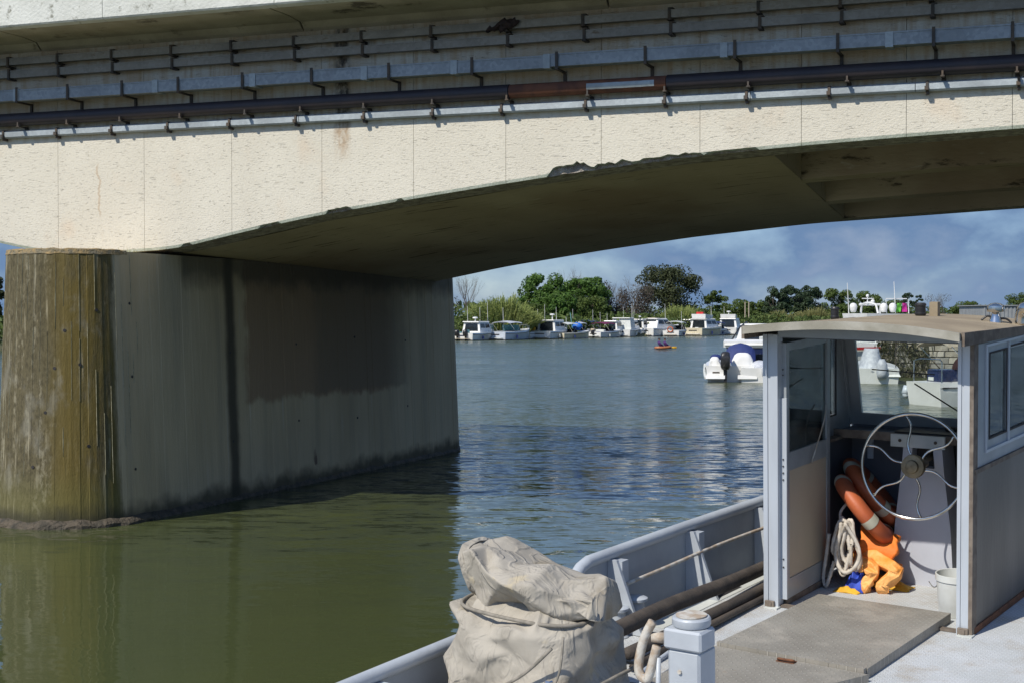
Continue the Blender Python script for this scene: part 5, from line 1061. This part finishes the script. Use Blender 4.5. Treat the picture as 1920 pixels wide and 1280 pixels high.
mb.build('hinge_screws', 'black', door)
mb = MB(); mb.tube(smoothpath([(.03, .45, 1.0), (.07, .6, 1.3), (.05, .7, 1.42)], 5), .005, 6); mb.build('door_stay', 'rod', door)
bx('threshold', 'trim', -1.40, -.085, .03, .08, .003, .02); bx('door_stop', 'trim', -1.44, -1.38, .1, .86, .004, .05)
# lamps and fittings on the roof
def rooflamp(x, b, w, h, n, m='black'):
    c = rc(x) + .0; mb = MB(); mb.lathe([(w * .8, 0), (w, .012), (w, h * .25), (w * .88, h * .3), (w * .88, h * .75), (w, h * .8), (w, h - .01), (w * .8, h)], (x, b, c), 18); return mb.build(n, m, boat, smooth=35)
rooflamp(-.80, 1.3, .044, .10, 'mast_lamp'); rooflamp(-1.52, 1.35, .035, .10, 'side_lamp')
bx('tan_roof_box', 'roof', -.745, -.68, 1.34, 1.40, rc(-.7) - .01, rc(-.7) + .105)  # tan box set on the roof in place of a distant building
mb = MB(); mb.lathe([(.05, 0), (.04, .03), (.03, .06), (.025, .075), (.062, .08), (.066, .1), (.06, .125), (.035, .14), (.01, .145)], (-.2, 1.22, rc(-.2)), 20); mb.build('searchlight', 'chrome', boat, smooth=35)
mb = MB(); mb.tube(smoothpath([(-.30, 1.2, rc(-.3) + .005), (-.26, 1.22, rc(-.26) + .04), (-.2, 1.2, rc(-.2) + .03), (-.13, 1.24, rc(-.13) + .035), (-.09, 1.25, rc(-.1) + .005)], 5), .008, 6); mb.build('lamp_cable', 'black', boat, smooth=True)
mb = MB(); mb.tube(smoothpath([(-.03, 1.3, rc(-.03)), (-.03, 1.3, rc(-.03) + .07), (-.01, 1.28, rc(-.03) + .12), (.05, 1.25, rc(-.03) + .125), (.1, 1.24, rc(-.03) + .12)], 5), .05, 14); mb.build('cowl_vent', 'chrome', boat, smooth=True)
bx('vent_box', 'bracket', .03, .12, 1.3, 1.42, rc(.08) - .02, rc(.08) + .15)

# deck post with lever beside the tarp
pp = (-.60, -2.85)
mb = MB(); mb.box(pp[0] - .098, pp[0] + .098, pp[1] - .098, pp[1] + .098, .02, .558, .014); mb.box(pp[0] - .15, pp[0] + .15, pp[1] - .15, pp[1] + .15, .003, .0195); mb.build('deck_post', 'paint', boat)
mb = MB(); mb.lathe([(.09, .0), (.10, .004), (.106, .015), (.106, .045), (.098, .055), (.05, .058)], (*pp, .672), 28); mb.build('post_cap', 'paint', boat, smooth=35)
mb = MB(); mb.lathe([(.085, 0), (.085, .006), (.03, .007)], (*pp, .7302), 24); mb.build('worn_ring', 'rod', boat, smooth=35)
mb = MB(); mb.box(pp[0] - .115, pp[0] + .115, pp[1] - .115, pp[1] + .06, .56, .672, .012); mb.build('post_head', 'paint', boat)
mb = MB(); mb.cyl((pp[0] - .13, pp[1] - .06, .60), (pp[0] - .2, pp[1] - .08, .60), .03, 12); mb.tube(smoothpath([(pp[0] - .19, pp[1] - .09, .69), (pp[0] - .235, pp[1] - .1, .60), (pp[0] - .265, pp[1] - .11, .48), (pp[0] - .26, pp[1] - .12, .40), (pp[0] - .215, pp[1] - .12, .37), (pp[0] - .19, pp[1] - .11, .44), (pp[0] - .16, pp[1] - .1, .56)], 5), .026, 10); mb.build('chain_stopper', 'rod', boat, smooth=True)
mb = MB(); mb.tube([(pp[0] - .24, pp[1] - .12, .40), (pp[0] - .26, pp[1] - .13, .0)], .017, 8); mb.tube([(pp[0] - .15, pp[1] - .1, .5), (pp[0] - .16, pp[1] - .11, .0)], .014, 8); mb.build('stopper_leg', 'paint', boat, smooth=True)
mb = MB(); mb.cyl((pp[0] - .02, pp[1] - .099, .44), (pp[0] - .02, pp[1] - .11, .44), .012, 8); mb.cyl((pp[0] + .0, pp[1] - .1, .28), (pp[0] + .0, pp[1] - .115, .28), .016, 8); mb.build('bolt', 'rod', boat)

# ------------------------------------------------------------------ loose things on the work boat
def loose(mb, name, m, label, cat, smooth=True, group=None): return tag(mb.build(name, m, mx=WM, smooth=smooth), label, cat, group)
def pole(pts, r0, label, m='pole'):
    mb = MB(); path = smoothpath(pts, 8); n = len(path); mb.tube(path, [r0 * (1 - .12 * k / n) for k in range(n)], 10); return loose(mb, 'pole', m, label, 'pole', True, 'poles lying along the bulwark')
pole([(-1.72, -1.9, .22), (-1.76, -1.0, .2), (-1.80, .0, .14), (-1.83, .9, .11), (-1.80, 1.9, .1)], .058, 'thick dark wooden pole lying nearest the bulwark beside wheelhouse')
pole([(-1.55, -1.95, .13), (-1.60, -1.0, .09), (-1.64, .0, .06), (-1.66, .9, .055), (-1.63, 1.9, .055)], .044, 'brown wooden pole lying just inboard of the thick dark pole')
pole([(-1.50, -1.95, .06), (-1.54, -1.2, .05), (-1.57, .0, .032), (-1.56, 1.0, .028)], .026, 'thin brown pole nearest to the wheelhouse side')
pole([(-1.36, -2.1, .08), (-1.40, -1.6, .10), (-1.46, -1.05, .10)], .016, 'short pale grey painted rod lying on the pole ends', 'paint')

# tarpaulin bundle: lower body and a cowl-shaped upper lump tied with cord
tarp = thing('tarpaulin_bundle', 'bulky bundle wrapped in dirty beige canvas and tied with cord on deck', 'tarpaulin', WM)
TB = -3.0
def fold(p, k=1.0):
    q = Vector(p)
    def rid(v, pw): return max(0, 1 - abs(noise.noise(Vector(v))) * 2.6) ** pw
    n = noise.noise(q * 2.4) * .035
    a = rid((q.x * 4.5 + q.z * 1.6, q.y * 4.5, q.z * 1.3 + 9), 1.6) * .055          # long upright folds
    b = rid((q.x * 2.2 - q.z * 3.2, q.y * 2.2, q.z * 1.9 + 3), 2.2) * .042          # slanting pulls towards the cords
    c = rid((q.x * 9 + q.z * 6, q.y * 9, q.z * 3.2 + 1), 1.5) * .022
    return k * (n + a + b + c - .03)
def blob(rings, n=72, bx_=.65):
    out = []
    for c, ax, ay, rx, ry, k in rings:
        c = Vector(c); ring = []
        for j in range(n):
            a = 2 * math.pi * j / n; sq = (abs(math.cos(a)) ** 4 + abs(math.sin(a)) ** 4) ** -.25; sq = (1 - bx_) + bx_ * sq
            d = Vector(ax) * (math.cos(a) * rx * sq) + Vector(ay) * (math.sin(a) * ry * sq); p = c + d; ring.append(p + d.normalized() * fold(p, k))
        out.append(ring)
    return out
def dense(tab, k):
    out = []
    for a, b in zip(tab, tab[1:]):
        for j in range(k): out.append(tuple(lerp(x, y, j / k) for x, y in zip(a, b)))
    out.append(tab[-1]); return out
X_, Y_, Z_ = (1, 0, 0), (0, 1, 0), (0, 0, 1)
def canvas(base, k, seed, jit, smooth=3, pleat=None):
    rr = random.Random(seed); Rn = len(base); n = len(base[0])
    cen = [sum((Vector(p) for p in r), Vector()) / n for r in base]; B_ = []
    for i, r in enumerate(base):
        row = []
        for j, p in enumerate(r):
            p = Vector(p); d = (p - cen[i]).normalized(); e = jit * (0.25 if i in (0, Rn - 1) else 1)
            row.append(p + d * (rr.uniform(-1, .8) * e) + Vector((rr.uniform(-1, 1), rr.uniform(-1, 1), rr.uniform(-1, 1))) * e * .8)
        B_.append(row)
    dg = [[rr.random() < .5 for _ in range(n)] for _ in range(Rn)]; Gd = []
    for I in range((Rn - 1) * k + 1):
        i = min(I // k, Rn - 2); v = I / k - i; row = []
        for J in range(n * k):
            j = J // k; u_ = J / k - j; a, b, c, d = B_[i][j], B_[i][(j + 1) % n], B_[i + 1][(j + 1) % n], B_[i + 1][j]
            if dg[i][j]: p = a + (b - a) * u_ + (c - b) * v if u_ >= v else a + (c - d) * u_ + (d - a) * v
            else: p = a + (b - a) * u_ + (d - a) * v if u_ + v <= 1 else c + (d - c) * (1 - u_) + (b - c) * (1 - v)
            row.append(p)
        Gd.append(row)
    for _ in range(smooth):
        N_ = len(Gd[0]); H = []
        for i, row in enumerate(Gd):
            up_, dn_ = Gd[max(i - 1, 0)], Gd[min(i + 1, len(Gd) - 1)]
            H.append([row[j] * .4 + (row[j - 1] + row[(j + 1) % N_] + up_[j] + dn_[j]) * .15 for j in range(N_)])
        Gd = H
    out = []
    for i, row in enumerate(Gd):
        c = sum(row, Vector()) / len(row); q = i / (len(Gd) - 1); o = []
        for j, p in enumerate(row):
            d = (p - c).normalized(); w = noise.noise(p * 6) * .008 + noise.noise(p * 17) * .003
            if pleat: w += pleat(q) * max(0, 1 - abs(noise.noise((j * .21, q * 1.5, seed))) * 2.5) * .035
            o.append(p + d * w)
        out.append(o)
    return out
lowt = [(0, -1.49, .63, .42), (.12, -1.49, .575, .42), (.25, -1.505, .50, .42), (.38, -1.51, .46, .40), (.50, -1.515, .445, .38), (.60, -1.52, .43, .36), (.67, -1.52, .39, .30), (.71, -1.52, .32, .21), (.76, -1.52, .25, .16)]
mb = MB(); mb.loft(canvas(blob([((cx, TB, c), X_, Y_, rx, ry, 0) for c, cx, rx, ry in lowt], 17, .85), 8, 11, .058, 2, lambda q: max(0, 1 - abs(q - .8) * 5) + max(0, 1 - abs(q - .28) * 6) * .6)); mb.build('lower_wrap', 'tarp', tarp, smooth=True)
upt = [(-1.86, .868, .165, .19), (-1.79, .862, .168, .235), (-1.66, .848, .152, .25), (-1.52, .824, .138, .255), (-1.38, .796, .126, .245), (-1.25, .778, .118, .23), (-1.14, .768, .108, .20), (-1.075, .765, .10, .18), (-1.045, .765, .088, .15)]
mb = MB(); mb.loft(canvas(blob([((cx, TB, cz), Y_, (-.20 if cx < -1.5 else -.05, -.25, 1), ry, rz, 0) for cx, cz, rz, ry in upt], 13, .95), 9, 23, .046, 2)); mb.build('upper_wrap', 'tarp', tarp, smooth=True)
mb = MB(); lip = canvas(blob([((cx, TB, cz), Y_, (-.2, -.25, 1), ry, rz, 0) for cx, cz, rz, ry in ((-1.885, .872, .172, .205), (-1.86, .869, .168, .198), (-1.835, .866, .166, .20))], 12, .9), 7, 23, .012, 2); mb.loft(lip, cap=False); o = mb.build('hood_edge', 'tarp', tarp, smooth=True); sm = o.modifiers.new('thick', 'SOLIDIFY'); sm.thickness = .006
mb = MB(); rows = []                              # loose flap at lower right
for i in range(15):
    q = i / 14; rows.append([(lerp(-1.25, -.86, q) + .03 * math.sin(j * .9 + q * 9), TB - .38 + .1 * math.sin(q * 11) + .05 * j / 8 - .12 * (j / 8), lerp(.34, -.0, j / 8) + .06 * q * (1 - j / 8) + .02 * noise.noise((q * 5, j * .4, 0))) for j in range(9)])
mb.loft(rows, cap=False, closed=False); o = mb.build('loose_flap', 'tarp', tarp, smooth=True); sm = o.modifiers.new('thick', 'SOLIDIFY'); sm.thickness = .008
def around(ca, tilt, rx, ry, cx, ph=0):
    pts = []
    for j in range(60):
        a = 2 * math.pi * j / 60; sq = (abs(math.cos(a)) ** 4 + abs(math.sin(a)) ** 4) ** -.25; sq = .2 + .8 * sq
        x = cx + rx * sq * math.cos(a); y = TB + ry * sq * math.sin(a); z = ca + tilt * math.cos(a); d = Vector((math.cos(a), math.sin(a), 0)); p = Vector((x, y, z)); pts.append(p + d * (.036 + .006 * noise.noise(p * 6)))
    return pts
for ca, ti, rx, ry, cx in ((.695, -.02, .375, .275, -1.52), (.24, .13, .485, .415, -1.505), (.13, .10, .565, .42, -1.49)):
    mb = MB(); mb.tube(around(ca, ti, rx, ry, cx), .011, 7, closed=True); mb.build('cord', 'twine', tarp, smooth=True)
mb = MB(); mb.tube(smoothpath([(-1.15, TB - .40, .60), (-1.3, TB - .45, .45), (-1.5, TB - .47, .33), (-1.75, TB - .47, .22), (-2.05, TB - .42, .12)], 6), .0095, 7); mb.tube(smoothpath([(-1.1, TB - .36, .66), (-1.08, TB - .43, .5), (-1.12, TB - .46, .36), (-1.14, TB - .47, .16)], 6), .007, 6); mb.build('cord', 'twine', tarp, smooth=True)
mb = MB(); mb.box(-1.145, -1.105, TB - .49, TB - .45, .395, .45, .008); mb.build('buckle', 'chrome', tarp)

# life rings leaning in the corner
def lifering(c, nrm, xdir, label):
    nrm = Vector(nrm).normalized(); xd = Vector(xdir); xd = (xd - nrm * xd.dot(nrm)).normalized(); yd = nrm.cross(xd); loc = Matrix(((xd.x, yd.x, nrm.x, c[0]), (xd.y, yd.y, nrm.y, c[1]), (xd.z, yd.z, nrm.z, c[2]), (0, 0, 0, 1)))
    t = thing('life_ring', label, 'life ring', WM @ loc, 'life rings'); Rm, rm = .255, .077; N = 64
    rows = [[(Vector((math.cos(a), math.sin(a), 0)) * (Rm + rm * 1.1 * math.cos(b)) + Vector((0, 0, rm * .82 * math.sin(b)))) for b in [k * math.pi / 10 for k in range(20)]] for a in [2 * math.pi * k / N for k in range(N + 1)]]
    mb = MB(); mb.loft(rows, cap=False); mb.build('ring_body', 'ringorange', t, smooth=True)
    for q in range(4):
        a0 = q * math.pi / 2 + .35; mb = MB(); mb.loft([[(Vector((math.cos(a), math.sin(a), 0)) * (Rm + (rm * 1.1 + .003) * math.cos(b)) + Vector((0, 0, (rm * .82 + .003) * math.sin(b)))) for b in [k * math.pi / 10 for k in range(20)]] for a in [a0 + k * .035 for k in range(7)]], cap=False); mb.build('tape_band', 'band', t, smooth=True)
    return t
lifering((-1.16, 1.08, .57), (.70, .30, .62), (.72, 0, -.68), 'orange life ring at the front of the pair, rope knotted on it')
lifering((-1.2, 1.36, .66), (.70, .27, .64), (.72, .2, -.68), 'shaded orange life ring leaning behind the other ring')
# rope hank hanging by the door
mb = MB(); rg = random.Random(4)
for k in range(9):
    cx = -1.185 + rg.uniform(-.045, .045); w = rg.uniform(.045, .115); z1 = .53 + rg.uniform(-.03, .03); z0 = rg.uniform(.12, .26); y = .82 - .018 * k; pts = []
    for j in range(40):
        a = 2 * math.pi * j / 40; zz = lerp(z0, z1, .5 + .5 * math.sin(a)); ww = w * (1.15 - .75 * (.5 + .5 * math.sin(a))); pts.append((cx + ww * math.cos(a) + .01 * math.sin(a * 3 + k), y + .02 * math.sin(a * 2 + k), zz))
    mb.tube(pts, .0145, 9, twist=210, strands=3, closed=True)
mb.tube(smoothpath([(-1.33, .78, .42), (-1.345, .76, .25), (-1.36, .74, .08), (-1.33, .72, .02), (-1.30, .72, .1), (-1.27, .74, .22)], 10), .0145, 9, twist=210, strands=3)
mb.tube(smoothpath([(-1.24, .8, .5), (-1.27, .86, .58), (-1.23, .93, .66), (-1.19, .95, .72), (-1.21, .93, .69)], 8), .011, 9, twist=210, strands=3)
mb.ball((-1.2, .945, .70), .035, 8)
loose(mb, 'rope_coil', 'rope', 'hank of white twisted rope hanging beside the open door', 'rope')
# orange clothing and cloths on the floor
mb = MB(); rows = []
for i in range(21):
    q = i / 20; rows.append([Vector((-1.16 + .30 * q + .02 * math.sin(j), 1.10 - .12 * math.sin(j / 12 * 3.14) - .02, .16 + .28 * j / 12 * (1 - .3 * q) + .02 * noise.noise((q * 4, j * .5, 2)))) for j in range(13)])
mb.loft(rows, cap=False, closed=False); o = loose(mb, 'jacket', 'orange', 'plain bright orange jacket slumped under the life rings', 'clothing'); sm = o.modifiers.new('thick', 'SOLIDIFY'); sm.thickness = .05
def leg_tube(mb, pts, r):
    path = smoothpath(pts, 2); st = MB(); rad = [interp([(0, r[0]), (1, r[1])], k / (len(path) - 1)) for k in range(len(path))]; st.tube(path, rad, 9); n = 9
    mb.loft(canvas([st.v[i * n:(i + 1) * n] for i in range(len(path))], 6, int(abs(pts[0][0]) * 100), .020, 1))
mb = MB(); leg_tube(mb, [(-1.20, .93, .19), (-1.10, .86, .20), (-.99, .80, .175), (-.985, .78, .12), (-1.04, .76, .05), (-1.0, .74, .03)], [.062, .046]); leg_tube(mb, [(-1.18, .98, .25), (-1.02, .92, .235), (-.84, .86, .20), (-.82, .84, .155), (-.90, .80, .06), (-.90, .77, .035)], [.066, .047])
loose(mb, 'oilskin_trousers', 'oilskin', 'crumpled pale orange oilskin trousers with bent legs on the floor', 'clothing')
def rag(c, w, d, h, m, label, seed):
    mb = MB(); rows = []
    for i in range(17):
        rows.append([Vector((c[0] + (i / 16 - .5) * w + .02 * noise.noise((i * .3, j * .3, seed)), c[1] + (j / 12 - .5) * d, c[2] + h * (1 - (2 * i / 16 - 1) ** 2) * (1 - (2 * j / 12 - 1) ** 2) * (.75 + .7 * noise.noise((i * .35, j * .35, seed + 5))) + .004)) for j in range(13)])
    mb.loft(rows, cap=False, closed=False); o = loose(mb, 'cloth', m, label, 'cloth'); sm = o.modifiers.new('thick', 'SOLIDIFY'); sm.thickness = .012; sm.offset = 1
rag((-1.11, .80, .006), .17, .2, .2, 'blue', 'small crumpled bright blue cloth between rope and trousers', 1)
rag((-.93, 1.0, .004), .34, .16, .08, 'yellow', 'yellow cloth on the floor at the pedestal foot', 2)
rag((-1.15, .72, .003), .2, .12, .04, 'yellow', 'small yellow cloth edge in front of the blue cloth', 3)
bk = thing('bucket', 'white plastic bucket with wire handle beside the right post', 'bucket', WM @ T3(-.235, .50, .002))
mb = MB(); mb.lathe([(.0, 0), (.125, 0), (.13, .01), (.15, .255), (.158, .256), (.158, .30), (.152, .302), (.146, .30), (.12, .02), (.0, .018)], (0, 0, 0), 28); mb.build('pail', 'bucket', bk, smooth=35)
mb = MB(); mb.tube([(-.162 + 0 * k, -.14 + .28 * k / 12, .25 - .07 * math.sin(k / 12 * 3.14)) for k in range(13)], .004, 6); mb.build('handle', 'chrome', bk, smooth=True)
